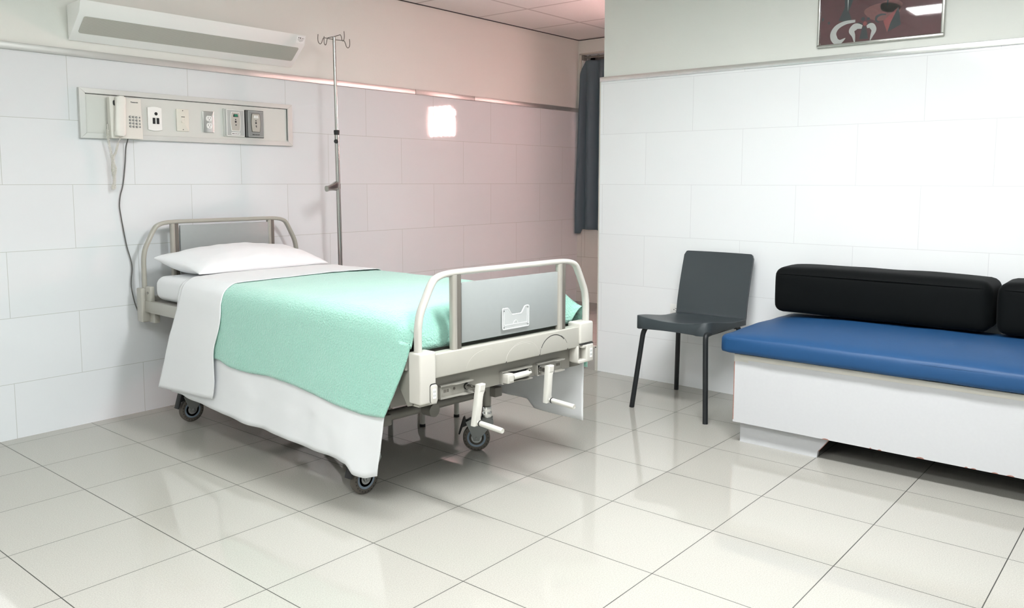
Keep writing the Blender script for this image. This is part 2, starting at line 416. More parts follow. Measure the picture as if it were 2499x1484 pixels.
# bed-head lamp
t = thing('wall_lamp', (1.42, WY, 1.82), 'long white bed-head lamp with a grey perforated diffuser, on the wall above the phone panel', 'wall lamp')
XL0, XL1 = .785, 2.005
prof = [(0.0, 1.975), (.147, 1.981), (.131, 1.930), (.021, 1.833), (.0, 1.818)]
m = M(); m.prism(prof, lambda d, z, x: LW(x, d, z), XL0, XL1, bev=.004); m.build('lamp_housing', 'white_enamel', parent=t)
fa, fb = Vector((.131, 1.930)), Vector((.021, 1.833)); fd = (fb - fa).normalized(); fn = Vector((-fd.y, fd.x)); fn = fn if fn.y < 0 else -fn
def slant(x, q, o): p = fa + fd * q + fn * o; return LW(x, p.x, p.y)
Ls = (fb - fa).length
m = M(); m.prism(rrect(XL0 + .028, XL1 - .028, .022, Ls - .026, .010), slant, .0005, .003); m.build('diffuser', 'perforated_diffuser', parent=t)
m = M(); m.prism(rrect(1.945, 1.998, 1.938, 1.974, .002), lambda a, b, d: LW(a, d + .147 - (1.981 - b) * .3137, b), -.0002, .0006)
st = m.build('maker_sticker', 'paper_white', parent=t)
def on_front(a, b, d): return LW(a, d + .147 - (1.981 - b) * .3137, b)
m = M()
for poly in ([(1.956, 1.968), (1.960, 1.968), (1.963, 1.963), (1.957, 1.962)], circ(1.970, 1.9645, .0035, 10), [(1.979, 1.963), (1.984, 1.967), (1.987, 1.965), (1.982, 1.961)], [(1.989, 1.966), (1.991, 1.966), (1.992, 1.961), (1.990, 1.961)]):
    m.prism(poly, on_front, .0006, .0010)
m.mi = 1
for k, (a, b) in enumerate(((1.953, 1.991), (1.953, 1.990), (1.955, 1.988), (1.960, 1.985), (1.964, 1.978))): m.prism([(a, 1.9575 - k * .0032), (b, 1.9575 - k * .0032), (b, 1.9588 - k * .0032), (a, 1.9588 - k * .0032)], on_front, .0006, .0009)
m.build('sticker_print', ['ink', 'ink_grey'], parent=t)

# service panel
t = thing('service_panel', (1.4, WY, 1.37), 'long grey metal service panel with mitred frame, on the wall above the headboard', 'wall panel')
PX0, PX1, PZ0, PZ1 = .812, 1.989, 1.3695, 1.604
IX0, IX1, IZ0, IZ1 = .840, 1.958, 1.395, 1.580
m = M()
for q in (((PX0, PZ1), (PX1, PZ1), (IX1, IZ1), (IX0, IZ1)), ((PX0, PZ0), (IX0, IZ0), (IX1, IZ0), (PX1, PZ0)), ((PX0, PZ0), (PX0, PZ1), (IX0, IZ1), (IX0, IZ0)), ((PX1, PZ0), (IX1, IZ0), (IX1, IZ1), (PX1, PZ1))):
    lw_prism(m, q, 0, .020, bev=.0012, seg=1)
m.build('panel_frame', 'satin_frame', parent=t)
m = M(); m.box(IX0 - .004, IX1 + .004, WY - .012, WY, IZ0 - .004, IZ1 + .004); m.build('back_plate', 'panel_enamel', parent=t)
m = M(); m.box(1.953, 1.957, WY - .0125, WY - .011, IZ0 + .006, IZ1 - .004); m.box(IX0, IX1, WY - .0125, WY - .011, IZ1 - .0035, IZ1 - .001); m.build('seam_gap', 'dark_gap', parent=t)
PD = .012   # face of the back plate

# data socket plate
t = thing('data_socket', (1.174, WY - PD, 1.42), 'white rounded wall plate with one round and two square black ports, beside the phone', 'wall socket')
poly = [(1.137 + .073 * k / 12, 1.533 + .006 * math.sin(PI * k / 12)) for k in range(13)][::-1]
poly = [(1.137, 1.424)] + [(1.137 + .073 * k / 12, 1.424 - .006 * math.sin(PI * k / 12)) for k in range(1, 13)] + [(1.210, 1.533)] + poly[1:]
m = M(); lw_prism(m, poly, PD, PD + .009, bev=.003); m.build('cover_plate', 'white_plate', parent=t)
m = M(); lw_prism(m, circ(1.179, 1.5035, .0082), PD + .007, PD + .0098); m.build('round_port', 'black_plastic', parent=t)
for x in (1.1605, 1.1805):
    m = M(); lw_prism(m, rrect(x, x + .014, 1.453, 1.483, .001), PD + .007, PD + .0098); lw_prism(m, rrect(x + .004, x + .0055, 1.46, 1.476, .0005), PD + .0098, PD + .0102); m.build('square_port', 'black_plastic', parent=t)
# light switch
t = thing('light_switch', (1.32, WY - PD, 1.42), 'ivory rocker light switch between the data plate and the steel outlet', 'light switch')
m = M(); lw_prism(m, rrect(1.288, 1.355, 1.4235, 1.5365, .003), PD, PD + .007, bev=.002); m.build('cover_plate', 'ivory_plate', parent=t)
m = M(); m.prism([(1.481, PD + .006), (1.495, PD + .009), (1.495, PD + .0065), (1.466, PD + .006), (1.466, PD + .012)], lambda z, d, x: LW(x, d, z), 1.3145, 1.331); m.build('rocker', 'ivory_plate', parent=t)
m = M(); lw_prism(m, rrect(1.313, 1.3325, 1.4955, 1.4985, .001), PD + .0065, PD + .0073)
m.build('rocker_gap', 'dark_gap', parent=t)
for z in (1.528, 1.432):
    m = M(); lw_prism(m, circ(1.322, z, .0024, 12), PD + .006, PD + .0078); m.build('screw', 'dark_gap', parent=t)
# duplex outlet
def receptacle(parent, cx, cz, d, rot=False, fn=LW, s=1.0):
    f = (lambda a, b, dd: fn(cx + (b if rot else a), dd, cz + (-a if rot else b)))
    out = []
    for k in range(28):
        a = 2 * PI * k / 28; x = .0172 * math.cos(a); y = .0172 * math.sin(a); out.append((x, max(-.0135, min(.0135, y))))
    m = M(); m.prism(out, f, d - .004, d + .003, bev=.0008, seg=1); r = m.build('receptacle', 'white_plate', parent=parent)
    m = M(); m.prism(rrect(-.0075, -.0052, -.001, .0075, .0004), f, d + .002, d + .0034); m.prism(rrect(.0055, .0075, 0, .0072, .0004), f, d + .002, d + .0034); m.prism(circ(0, -.0068, .0024, 12), f, d + .002, d + .0034)
    m.build('slots', 'ink', parent=r); return r
t = thing('power_outlet', (1.465, WY - PD, 1.42), 'steel plated duplex power outlet with two white receptacles', 'power outlet')
m = M(); lw_prism(m, rrect(1.434, 1.497, 1.4235, 1.535, .002), PD, PD + .006, bev=.004, seg=3); m.build('cover_plate', 'steel_plate', parent=t)
receptacle(t, 1.468, 1.497, PD + .006); receptacle(t, 1.469, 1.459, PD + .006)
m = M(); lw_prism(m, circ(1.4685, 1.478, .0022, 12), PD + .005, PD + .0072); m.build('screw', 'chrome', parent=t)
# gas outlets
def gas_outlet(x0, x1, label, body, lab, dark):
    t = thing('gas_outlet', ((x0 + x1) / 2, WY - PD, 1.408), label, 'gas outlet')
    z0, z1 = 1.408, 1.556
    m = M(); lw_prism(m, rrect(x0, x1, z0, z1, .002), PD, PD + .010, bev=.002)
    m.build('housing', 'dark_gap' if dark else 'panel_enamel', parent=t)
    m = M()
    for a in ((x0 + .004, x0 + .006), (x0 + .009, x0 + .0105)): lw_prism(m, [(a[0], z0 + .003), (a[1], z0 + .003), (a[1], z1 - .003), (a[0], z1 - .003)], PD + .0095, PD + .011)
    m.build('hinge_strip', 'gas_dark', parent=t)
    f0 = x0 + .015
    m = M()
    for b in ((f0, x1 - .002, z1 - .006, z1 - .003), (f0, x1 - .002, z0 + .003, z0 + .006), (f0, f0 + .003, z0 + .003, z1 - .003), (x1 - .005, x1 - .002, z0 + .003, z1 - .003)): m.box(b[0], b[1], WY - PD - .0125, WY - PD - .009, b[2], b[3])
    m.build('rim', 'gas_grey' if dark else 'white_plate', parent=t)
    m = M(); lw_prism(m, rrect(f0 + .003, x1 - .005, z0 + .006, z1 - .006, .001), PD + .009, PD + .0118); m.build('cover_plate', body, parent=t)
    cx = (f0 + x1) / 2 - .002
    def barrel(w, zz0, zz1):
        R = []
        for k in range(9): zz = zz0 + (zz1 - zz0) * k / 8; R.append((cx + w * (.80 + .20 * math.sin(PI * k / 8)), zz))
        return R + [(2 * cx - a, b) for a, b in R[::-1]]
    m = M(); lw_prism(m, barrel(.031, z0 + .030, z1 - .016), PD + .0115, PD + .0135); m.build('face_surround', 'white_plate' if not dark else 'upright_dark', parent=t)
    m = M(); lw_prism(m, barrel(.0275, z0 + .033, z1 - .019), PD + .0125, PD + .0148); m.build('face', 'gas_face', parent=t)
    m = M(); lw_prism(m, [(cx - .015, 1.514), (cx + .015, 1.514), (cx + .012, 1.529), (cx - .012, 1.529)], PD + .0145, PD + .0175, bev=.0012)
    b = m.build('gas_label', 'black_plastic' if lab == 'green_label' else 'white_plate', parent=t)
    m = M()
    if lab == 'green_label': lw_prism(m, rrect(cx - .009, cx + .011, 1.516, 1.527, .002), PD + .0173, PD + .0182)
    else:
        for k in range(3): lw_prism(m, [(cx - .006 - k * .001, 1.5245 - k * .003), (cx + .008 + k * .001, 1.5245 - k * .003), (cx + .008 + k * .001, 1.5255 - k * .003), (cx - .006 - k * .001, 1.5255 - k * .003)], PD + .0174, PD + .0178)
    m.build('label_print', lab if lab == 'green_label' else 'ink_grey', parent=b)
    m = M(); lw_prism(m, circ(cx, 1.488, .0055 if not dark else .0052, 16), PD + .0145, PD + .0155); lw_prism(m, circ(cx, 1.500, .0036, 12), PD + .0145, PD + .0153); lw_prism(m, circ(cx + .001, 1.471, .0036, 12), PD + .0145, PD + .0155)
    if dark: lw_prism(m, [(cx - .001, 1.476), (cx + .003, 1.475), (cx + .004, 1.462), (cx, 1.464)], PD + .0145, PD + .0152)
    m.build('port_hole', 'ink', parent=t)
    m = M()
    if not dark: m.mi = 1; lw_prism(m, [(cx - .026, z0 + .010), (cx + .026, z0 + .010), (cx + .026, z0 + .023), (cx - .026, z0 + .023)], PD + .0118, PD + .0124); m.mi = 0
    random.seed(5); x = cx - .022
    while x < cx + .021:   # unreadable maker's line, only as dark strokes
        w = random.uniform(.001, .003); h = random.uniform(.002, .0042); lw_prism(m, [(x, z0 + .0145), (x + w, z0 + .0145), (x + w, z0 + .0145 + h), (x, z0 + .0145 + h)], PD + .0118, PD + .0128); x += w + .0007
    m.build('maker_line', ['ink', 'white_plate'], parent=t)
    return t
gas_outlet(1.553, 1.676, 'light grey gas outlet with a green label, left one of the pair on the panel', 'gas_grey', 'green_label', False)
gas_outlet(1.682, 1.797, 'dark grey gas outlet with a white label, right one of the pair on the panel', 'gas_dark', 'white', True)

# wall telephone
t = thing('telephone', (1.01, WY, 1.37), 'beige push-button wall telephone with coiled cord, at the left end of the service panel', 'telephone')
BX0, BX1, BZ0, BZ1 = .936, 1.090, 1.3725, 1.567
m = M(); m.prism([(.0092, BZ0), (.048, BZ0), (.040, BZ1), (.0092, BZ1)], lambda d, z, x: LW(x, d + .012, z), BX0, BX1, bev=.004, seg=2); m.build('base', 'phone_plastic', parent=t)
def pface(z): return .012 + .048 - .008 * (z - BZ0) / (BZ1 - BZ0)
hp = catmull([(.982, 0, 1.573), (.980, 0, 1.53), (.976, 0, 1.47), (.972, 0, 1.41), (.970, 0, 1.382)], 5)
m = M(); rows = []
for i, p in enumerate(hp):
    q = i / (len(hp) - 1); endr = math.sqrt(max(0.0, 1 - max(0, abs(2 * q - 1) - .78) ** 2 / .22 ** 2)); w = .0245 * (.45 + .55 * endr)
    arch = .026 - .012 * math.sin(PI * q) ** 2 ; th = .022
    ring = []
    for k in range(14):
        a = 2 * PI * k / 14; ca, sa = math.cos(a), math.sin(a)
        ring.append(LW(p.x + w * math.copysign(abs(ca) ** .6, ca), pface(p.z) + .016 + (.012 if .2 < q < .8 else .016) * math.copysign(abs(sa) ** .6, sa), p.z))
    rows.append(ring)
m.grid(rows, closed_u=True); m.bm.faces.ensure_lookup_table()
bmesh.ops.holes_fill(m.bm, edges=[e for e in m.bm.edges if e.is_boundary], sides=0); bmesh.ops.recalc_face_normals(m.bm, faces=m.bm.faces[:])
hs = m.build('handset', 'phone_plastic_light', parent=t)
for rr_ in (rrect(.9520, .9900, 1.527, 1.553, .008), rrect(.9440, .985, 1.384, 1.408, .010)):
    m = M(); lw_prism(m, rr_, pface(1.48) - .004, pface(1.48) + .0030); m.build('cradle_recess', 'black_plastic', parent=t)
for r in range(4):
    for c in range(4):
        x = 1.0305 + .0158 * c - r * .0002; z = 1.4780 - .0153 * r - .0004 * c; rad = .0055 if c < 3 else .0039
        m = M(); m.lathe([(rad, -.003), (rad, .0018), (rad * .8, .003), (0, .003)], LW(x, pface(z), z), (0, -1, 0), 18)
        m.mi = 1; m.lathe([(rad * .45, .0028), (rad * .45, .0034), (0, .0034)], LW(x + .0006, pface(z), z), (0, -1, 0), 10)
        m.build('key', ['key_grey', 'key_centre'], parent=t)
me = text_mesh('Panasonic', .0092, .0002, .0002); m = M(); m.mesh_from(me, lambda v: Vector(LW(1.056 + v.x * 1.0, pface(1.549) + .0004 + v.z, 1.549 + v.y))); m.build('brand_lettering', 'ink', parent=t)
m = M()
for r in range(4):
    for c in range(4):
        x = 1.0305 + .0158 * c + (.007 if c < 3 else 0); z = 1.4780 - .0153 * r + .0065; w = .0018 if c < 3 else .004
        lw_prism(m, [(x - w, z), (x + w, z), (x + w, z + .0008), (x - w, z + .0008)], pface(z), pface(z) + .0003)
m.build('key_captions', 'ink_grey', parent=t)
# coiled cord: two strands that join into one tied bundle
def coil(path, turns, r, wr):
    P = catmull(path, 14); L = [0]
    for a, b in zip(P, P[1:]): L.append(L[-1] + (b - a).length)
    out = []; n = turns * 12
    for i in range(n + 1):
        sl = L[-1] * i / n; k = 0
        while k < len(L) - 2 and L[k + 1] < sl: k += 1
        f = (sl - L[k]) / max(1e-9, L[k + 1] - L[k]); p = P[k].lerp(P[k + 1], f); tg = (P[k + 1] - P[k]).normalized()
        a = tg.cross(Vector((0, 1, 0))).normalized(); b = tg.cross(a); th = 2 * PI * i / 12
        out.append(p + (a * math.cos(th) + b * math.sin(th)) * r)
    return out
def cl(pts): return [LW(x, d, z) for x, d, z in pts]
m = M()
m.tube(catmull(cl([(.936, .03, 1.44), (.929, .035, 1.435), (.927, .042, 1.425), (.926, .045, 1.415)]), 5), .0016, 8)
m.tube(coil(cl([(.926, .045, 1.415), (.924, .045, 1.38), (.933, .04, 1.33), (.944, .034, 1.28), (.9455, .032, 1.24), (.949, .030, 1.19)]), 44, .0052, .0014), .0014, 6)
m.tube(catmull(cl([(.974, .07, 1.385), (.976, .06, 1.372), (.974, .055, 1.363), (.969, .05, 1.352)]), 5), .0016, 8)
m.tube(coil(cl([(.969, .05, 1.352), (.967, .045, 1.335), (.961, .04, 1.305), (.952, .036, 1.285), (.950, .040, 1.25), (.957, .040, 1.225), (.950, .038, 1.19)]), 38, .0050, .0014), .0014, 6)
m.tube(coil(cl([(.947, .036, 1.255), (.945, .036, 1.22), (.950, .036, 1.185), (.949, .036, 1.150)]), 26, .0068, .0014), .0014, 6)
m.tube(coil(cl([(.949, .034, 1.156), (.944, .032, 1.146), (.941, .030, 1.136), (.946, .030, 1.129), (.952, .032, 1.136), (.951, .034, 1.147)]), 16, .0056, .0014), .0014, 6)
m.build('coiled_cord', 'phone_plastic', parent=t)
m = M(); m.tube(catmull(cl([(1.021, .045, 1.378), (1.021, .040, 1.365), (1.0205, .02, 1.33), (1.0175, .010, 1.252), (1.004, .008, 1.152), (.989, .008, 1.10), (.982, .008, 1.052), (.985, .008, 1.01), (.993, .008, .95), (1.008, .008, .85), (1.024, .010, .78), (1.028, .012, .735), (1.020, .014, .68), (1.0185, .016, .64), (1.027, .022, .575), (1.036, .028, .535), (1.042, .033, .512), (1.045, .034, .506)]), 8), .0030, 8)
m.build('line_cable', 'cable_grey', parent=t)

# ------------------------------------------------------------------ the bed: local frame s (across, - is the near side), l (0 head .. 2 foot), z
H0, H1 = Vector((1.024, -.02)), Vector((1.949, -.03)); F0, F1 = Vector((.985, -2.0)), Vector((1.908, -2.073))
BW, BL = .4629, 2.0
def B(s, l, z):
    q = (s + BW) / (2 * BW); h = H0.lerp(H1, q); f = F0.lerp(F1, q); p = h.lerp(f, l / BL); return (p.x, p.y, z)
bed = thing('hospital_bed', (1.46, -1.03, 0), 'beige enamelled crank hospital bed on castors, headboard against the tiled wall', 'bed')

def bow(dz, l, zb):
    half = [(-.4425, zb), (-.4425, .62 + dz), (-.4425, .655 + dz), (-.440, .690 + dz), (-.431, .728 + dz), (-.412, .768 + dz), (-.381, .824 + dz), (-.357, .843 + dz), (-.315, .8525 + dz), (-.25, .855 + dz), (-.12, .855 + dz)]
    pts = catmull([(a, l, z) for a, z in half], 6)
    return pts + [Vector((-p.x, p.y, p.z)) for p in pts[::-1]]
oval = [(.021 * math.cos(2 * PI * k / 16) if False else 0, 0) for k in range(1)]
def ovalp(a, b, n=18, e=.75):
    o = []
    for k in range(n):
        t = 2 * PI * k / n; c, s_ = math.cos(t), math.sin(t); o.append((a * math.copysign(abs(c) ** e, c), b * math.copysign(abs(s_) ** e, s_)))
    return o
def board(name, l, dz, zb, sgn, bowmat, panel_z, beam):
    """sgn: +1 when the outer face looks to larger l"""
    m = M(); m.sweep(bow(dz, l, zb), ovalp(.0145, .0104), up=(0, 1, 0)); bd = m.build(name, bowmat, parent=bed, fmap=B)
    for sx in (-.2785, .2785):
        m = M(); o = sgn * .004
        m.sweep([(sx - .009, l + o, beam[0]), (sx - .009, l + o, .847 + dz)], ovalp(.014, .011), up=(0, 1, 0))
        m.mi = 1; m.box(sx - .002, sx + .020, l + o - .012, l + o + .010, beam[0], .847 + dz, bev=.002)
        m.build('upright', ['upright_light', 'upright_dark'], parent=bd, fmap=B)
    m = M(); m.box(-.250, .268, l - .006, l + .006, panel_z[0], panel_z[1], bev=.002); m.build('board_panel', 'board_laminate', parent=bd, fmap=B)
    m = M(); m.box(-.41, .41, l - .022, l + .022, beam[0], beam[1], bev=.005, seg=3); m.build('cross_beam', 'bed_enamel', parent=bd, fmap=B)
    return bd
# headboard
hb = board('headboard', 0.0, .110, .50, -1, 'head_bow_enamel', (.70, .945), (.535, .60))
for sg in (-1, 1):
    m = M(); m.box(sg * .442 - .030, sg * .442 + .018, -.030, .026, .478, .645, bev=.006, seg=3) if sg < 0 else m.box(.424, .472, -.030, .026, .478, .645, bev=.006, seg=3)
    m.build('corner_cap', 'bed_enamel', parent=hb, fmap=B)
    m = M(); m.box(sg * .44 - .012, sg * .44 + .012, .026, .075, .575, .655, bev=.003); m.mi = 1; m.lathe([(.006, 0), (.006, .004), (0, .004)], (sg * .452, .055, .625), (sg, 0, 0), 12)
    m.build('corner_bracket', ['bed_enamel', 'steel_tube'], parent=hb, fmap=B)
    m = M(); m.box(sg * .42 - .014, sg * .42 + .014, .02, .075, .475, .54, bev=.003); m.build('bracket_foot', 'bed_enamel', parent=hb, fmap=B)
# footboard
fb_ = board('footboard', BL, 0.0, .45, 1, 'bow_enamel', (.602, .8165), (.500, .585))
m = M(); m.box(-.435, .362, 1.962, 1.985, .412, .505, bev=.003); m.build('crank_panel', 'crank_panel_enamel', parent=fb_, fmap=B)
m = M(); m.box(-.44, -.36, 1.95, 2.0, .405, .413, bev=.002); m.build('bottom_lip', 'bed_enamel', parent=fb_, fmap=B)
# near corner cap: full block with a bumper insert
m = M(); m.box(-.460, -.389, 1.970, 2.030, .420, .597, bev=.007, seg=3); cc = m.build('corner_cap', 'cap_plastic', parent=fb_, fmap=B)
def ffront(a, b, d): return (a, 2.030 + d, b)
m = M(); m.prism(rrect(-.4195, -.3885, .4215, .488, .009), ffront, -.002, .0006); m.build('recess_line', 'dark_gap', parent=fb_, fmap=B)
m = M(); m.prism(rrect(-.417, -.387, .420, .484, .009), ffront, -.004, .004, bev=.003); bu = m.build('bumper', 'cap_plastic', parent=fb_, fmap=B)
def embossed(x0, x1, z0, z1):
    m = M(); m.prism(rrect(x0, x1, z0, z1, .002), ffront, .0035, .0046); m.mi = 1
    w = (x1 - x0)
    for zz in (z0 + (z1 - z0) * .58, z0 + (z1 - z0) * .18):
        for xx in (x0 + w * .12, x0 + w * .56): m.prism(rrect(xx, xx + w * .3, zz, zz + (z1 - z0) * .24, .001), ffront, .0045, .0050)
    m.build('embossed_sign', ['white_plate', 'gas_grey'], parent=fb_, fmap=B)
embossed(-.409, -.395, .436, .470)
# far corner cap: upper block and a hooked bumper with a slot
m = M(); m.box(.372, .455, 1.965, 2.030, .512, .600, bev=.007, seg=3); m.box(.392, .455, 1.965, 2.0, .435, .515, bev=.006); m.build('corner_cap', 'cap_plastic', parent=fb_, fmap=B)
m = M(); m.box(.408, .452, 2.0, 2.034, .434, .508, bev=.006, seg=3); m.box(.362, .42, 1.99, 2.032, .434, .447, bev=.004); m.box(.385, .42, 2.0, 2.032, .494, .508, bev=.004); m.box(.358, .370, 1.985, 2.026, .438, .505, bev=.003)
m.build('bumper', 'cap_plastic', parent=fb_, fmap=B)
m = M(); m.box(.370, .415, 1.985, 2.004, .445, .50); m.build('bumper_slot', 'crank_mount', parent=fb_, fmap=B)
m = M(); m.box(.374, .453, 1.97, 2.0312, .5085, .5125); m.build('recess_line', 'dark_gap', parent=fb_, fmap=B)
embossed(.428, .443, .452, .490)
# acrylic chart holder
def fpan(a, b, d): return (a, 2.006 + d, b)
U = [(-.056, .624), (.086, .624), (.086, .704), (.062, .704), (.052, .690), (.045, .676), (-.008, .676), (-.016, .690), (-.026, .704), (-.056, .704)]
m = M(); m.prism(U, fpan, .006, .0085); ch = m.build('chart_holder', 'acrylic', parent=fb_, fmap=B)
m = M()
m.tube([fpan(a, b, .0085) for a, b in rounded([(-.056, .700, 0), (-.056, .624, 0), (.086, .624, 0), (.086, .700, 0)], .006) for a, b in [(a, b)]] if False else [Vector(fpan(p.x, p.y, .0075)) for p in rounded([(-.055, .703, 0), (-.055, .625, 0), (.085, .625, 0), (.085, .703, 0), (.063, .703, 0), (.044, .677, 0), (-.007, .677, 0), (-.027, .703, 0), (-.055, .703, 0)], .006, 5)], .0022, 8)
m.tube([Vector(fpan(p.x, p.y, .0075)) for p in rounded([(-.046, .694, 0), (-.046, .640, 0), (.076, .640, 0), (.076, .694, 0)], .004, 4)], .0013, 6)
m.tube([Vector(fpan(.012 + .012 * math.cos(a), .640 + .014 * math.sin(a), .0085)) for a in [PI * k / 10 for k in range(11)]], .0012, 6)
m.build('holder_rim', 'acrylic_edge', parent=fb_, fmap=B)
for a, b in ((-.049, .632), (-.049, .694), (.079, .697), (.079, .632)):
    m = M(); m.lathe([(.0022, 0), (.0022, .0105), (0, .0105)], fpan(a, b, 0), (0, 1, 0), 10); m.build('screw', 'steel_tube', parent=fb_, fmap=B)
# scuffs worn into the beam by swinging handles
def scuff(pts, r, mt):
    m = M(); m.sweep([(a, 2.0222, b) for a, b in pts], [(r, 0), (0, .0003), (-r, 0), (0, -.0003)], up=None); m.build('scuff_mark', mt, parent=fb_, fmap=B)
def arc(cx, cz, rx, rz, a0, a1, n=20): return [(cx + rx * math.cos(lerp(a0, a1, k / n)), cz + rz * math.sin(lerp(a0, a1, k / n))) for k in range(n + 1)]
scuff(arc(.220, .503, .078, .068, math.radians(158), math.radians(40)), .0016, 'scuff_black')
scuff(arc(.221, .503, .083, .069, math.radians(60), math.radians(22)), .0006, 'scuff_black')
scuff(arc(.220, .503, .080, .068, math.radians(176), math.radians(160)), .0007, 'scuff_black')
scuff(arc(.045, .503, .090, .066, math.radians(176), math.radians(10)), .0006, 'scuff_white')
scuff(arc(.040, .503, .088, .060, math.radians(170), math.radians(60)), .0006, 'scuff_white')
scuff(arc(-.150, .503, .095, .064, math.radians(172), math.radians(70)), .0004, 'scuff_white')
for x in (-.045, .138, .302):
    m = M(); m.prism([(x - .003, .5015), (x + .001, .5015), (x + .004, .507), (x + .001, .5065)], lambda a, b, d: (a, 2.022 + d, b), 0, .0004); m.build('paint_chip', 'scuff_black', parent=fb_, fmap=B)

# cranks
def fcp(a, b, d): return (a, 1.985 + d, b)
def crank_mount(s0, s1, flip):
    m = M(); m.box(s0, s1, 1.980, 1.990, .416, .462, bev=.002)
    a, b = (s1 - .045, s1) if flip else (s0, s0 + .0)
    # top and bottom lips, deeper over the shaft end
    zt, zb = .458, .418
    m.prism([(s0, 0), (s0, .012), (s0 + .05, .012), (s0 + .065, .020), (s1, .020), (s1, 0)] if not flip else [(s0, 0), (s0, .012), (s1 - .055, .012), (s1 - .045, .022), (s1, .022), (s1, 0)], lambda a, d, z: (a, 1.988 + d, z), zt, zt + .005)
    m.prism([(s0, 0), (s0, .012), (s1 - .06, .014), (s1 - .045, .022), (s1, .022), (s1, 0)], lambda a, d, z: (a, 1.988 + d, z), zb - .004, zb)
    m.box(s0, s0 + .004, 1.988, 1.998, .416, .462)
    return m
def mount_sign(parent, s0, flip):
    m = M()
    x = s0 + .020 if not flip else s0
    for k, w in enumerate((.004, .004, .002, .006)): m.prism([(x, .433), (x + w, .433), (x + w, .444), (x, .444)], fcp, .0045, .0056); x += w + .0022
    m.build('embossed_mark', 'upright_dark', parent=parent, fmap=B)
def open_crank(s0, s1, sh, arm_top, arm_bot, flip, label):
    m = crank_mount(s0, s1, flip); c = m.build('crank', 'crank_mount', parent=bed, fmap=B); c['label'] = label
    m = M(); m.lathe([(.0105, 0), (.0105, .010), (.0085, .011), (.0085, .075), (0, .075)], (sh, 1.988, .439), (0, 1, 0), 20); m.build('crank_shaft', 'steel_tube', parent=c, fmap=B)
    m = M(); m.lathe([(.0125, 0), (.0125, .004), (0, .004)], (sh, 1.988, .439), (0, 1, 0), 20); m.build('shaft_collar', 'rubber_black', parent=c, fmap=B)
    m = M(); T, Bo = Vector(arm_top), Vector(arm_bot); d = Bo - T
    w0, w1 = .0155, .0105
    def armfn(a, q, e): p = T + d * q; return (p.x + a, p.y + e, p.z)
    out = [(-w0, 0), (w0, 0), (w0, .16), (w1 + .001, .24), (w1, .9), (w1 * .9, 1), (-w1, 1), (-w0, .24)]
    m.prism([(-w0, 0), (w0, 0), (w0, .17), (w0 * .7, .25), (w0 * .62, .80), (w0 * .8, .9), (w0 * .7, 1.0), (-w0, 1.0)], armfn, -.011, .011, bev=.003)
    m.build('crank_arm', 'crank_white', parent=c, fmap=B)
    m = M(); m.prism(rrect(w0 * .1, w0 * .95, .03, .15, .0005) if False else [(-w0 * .65, .02), (w0 * .65, .02), (w0 * .65, .16), (-w0 * .65, .16)], armfn, .0105, .0125, bev=.0006, seg=1); m.build('arm_badge', 'cap_plastic', parent=c, fmap=B)
    m = M(); hx, hl, hz = Bo.x + .001, Bo.y + .008, Bo.z + .012
    m.lathe([(.006, -.004), (.006, .008), (.008, .010), (.0092, .016), (.0098, .06), (.0096, .112), (.0086, .118), (.0078, .1185), (.0078, .117), (0, .117)], (hx, hl, hz), (0.0, 1, -.06), 24)
    m.build('crank_handle', 'crank_white', parent=c, fmap=B)
    m = M(); m.lathe([(.0085, .0095), (.0108, .011), (.0108, .0135), (.009, .0145)], (hx, hl, hz), (0, 1, -.06), 20); m.build('handle_ring', 'rubber_black', parent=c, fmap=B)
    m = M(); m.lathe([(.005, 0), (.005, .0025), (0, .0025)], (lerp(s0, s1, .48 if not flip else .55), 1.989, .441), (0, 1, 0), 14); m.build('mount_screw', 'upright_dark', parent=c, fmap=B)
    mount_sign(c, s0 + .002 if not flip else s1 - .03, flip)
    return c
open_crank(-.343, -.196, -.214, (-.216, 2.062, .459), (-.243, 2.066, .315), False, 'unfolded crank at the near corner, handle hanging down')
open_crank(.152, .302, .168, (.152, 2.058, .466), (.137, 2.062, .324), True, 'unfolded crank at the far corner, handle hanging down')
m = crank_mount(-.042, .113, False); c = m.build('crank', 'crank_mount', parent=bed, fmap=B); c['label'] = 'crank folded flat between the two open ones'
m = M(); m.box(-.037, -.003, 1.99, 2.022, .419, .455, bev=.003); m.build('crank_arm', 'cap_plastic', parent=c, fmap=B)
m = M(); m.prism(rrect(-.029, -.006, .426, .449, .002), lambda a, b, d: (a, 2.022 + d, b), -.001, .002, bev=.0006, seg=1); m.build('arm_badge', 'cap_plastic', parent=c, fmap=B)
m = M(); m.lathe([(.0, 0), (.0095, .001), (.0112, .005), (.0115, .05), (.0105, .083), (.006, .088), (.005, .10), (0, .10)], (.000, 2.012, .4385), (1, 0, 0.02), 24); m.build('crank_handle', 'crank_white', parent=c, fmap=B)
m = M(); m.box(-.002, .092, 1.989, 1.998, .424, .456); m.build('crank_recess', 'rubber_black', parent=c, fmap=B)
m = M(); m.lathe([(.0125, 0), (.0125, .014), (.010, .015), (.010, .004), (0, .004)], (.099, 1.99, .440), (0, 1, 0), 24); m.build('crank_socket', 'bed_enamel', parent=c, fmap=B)

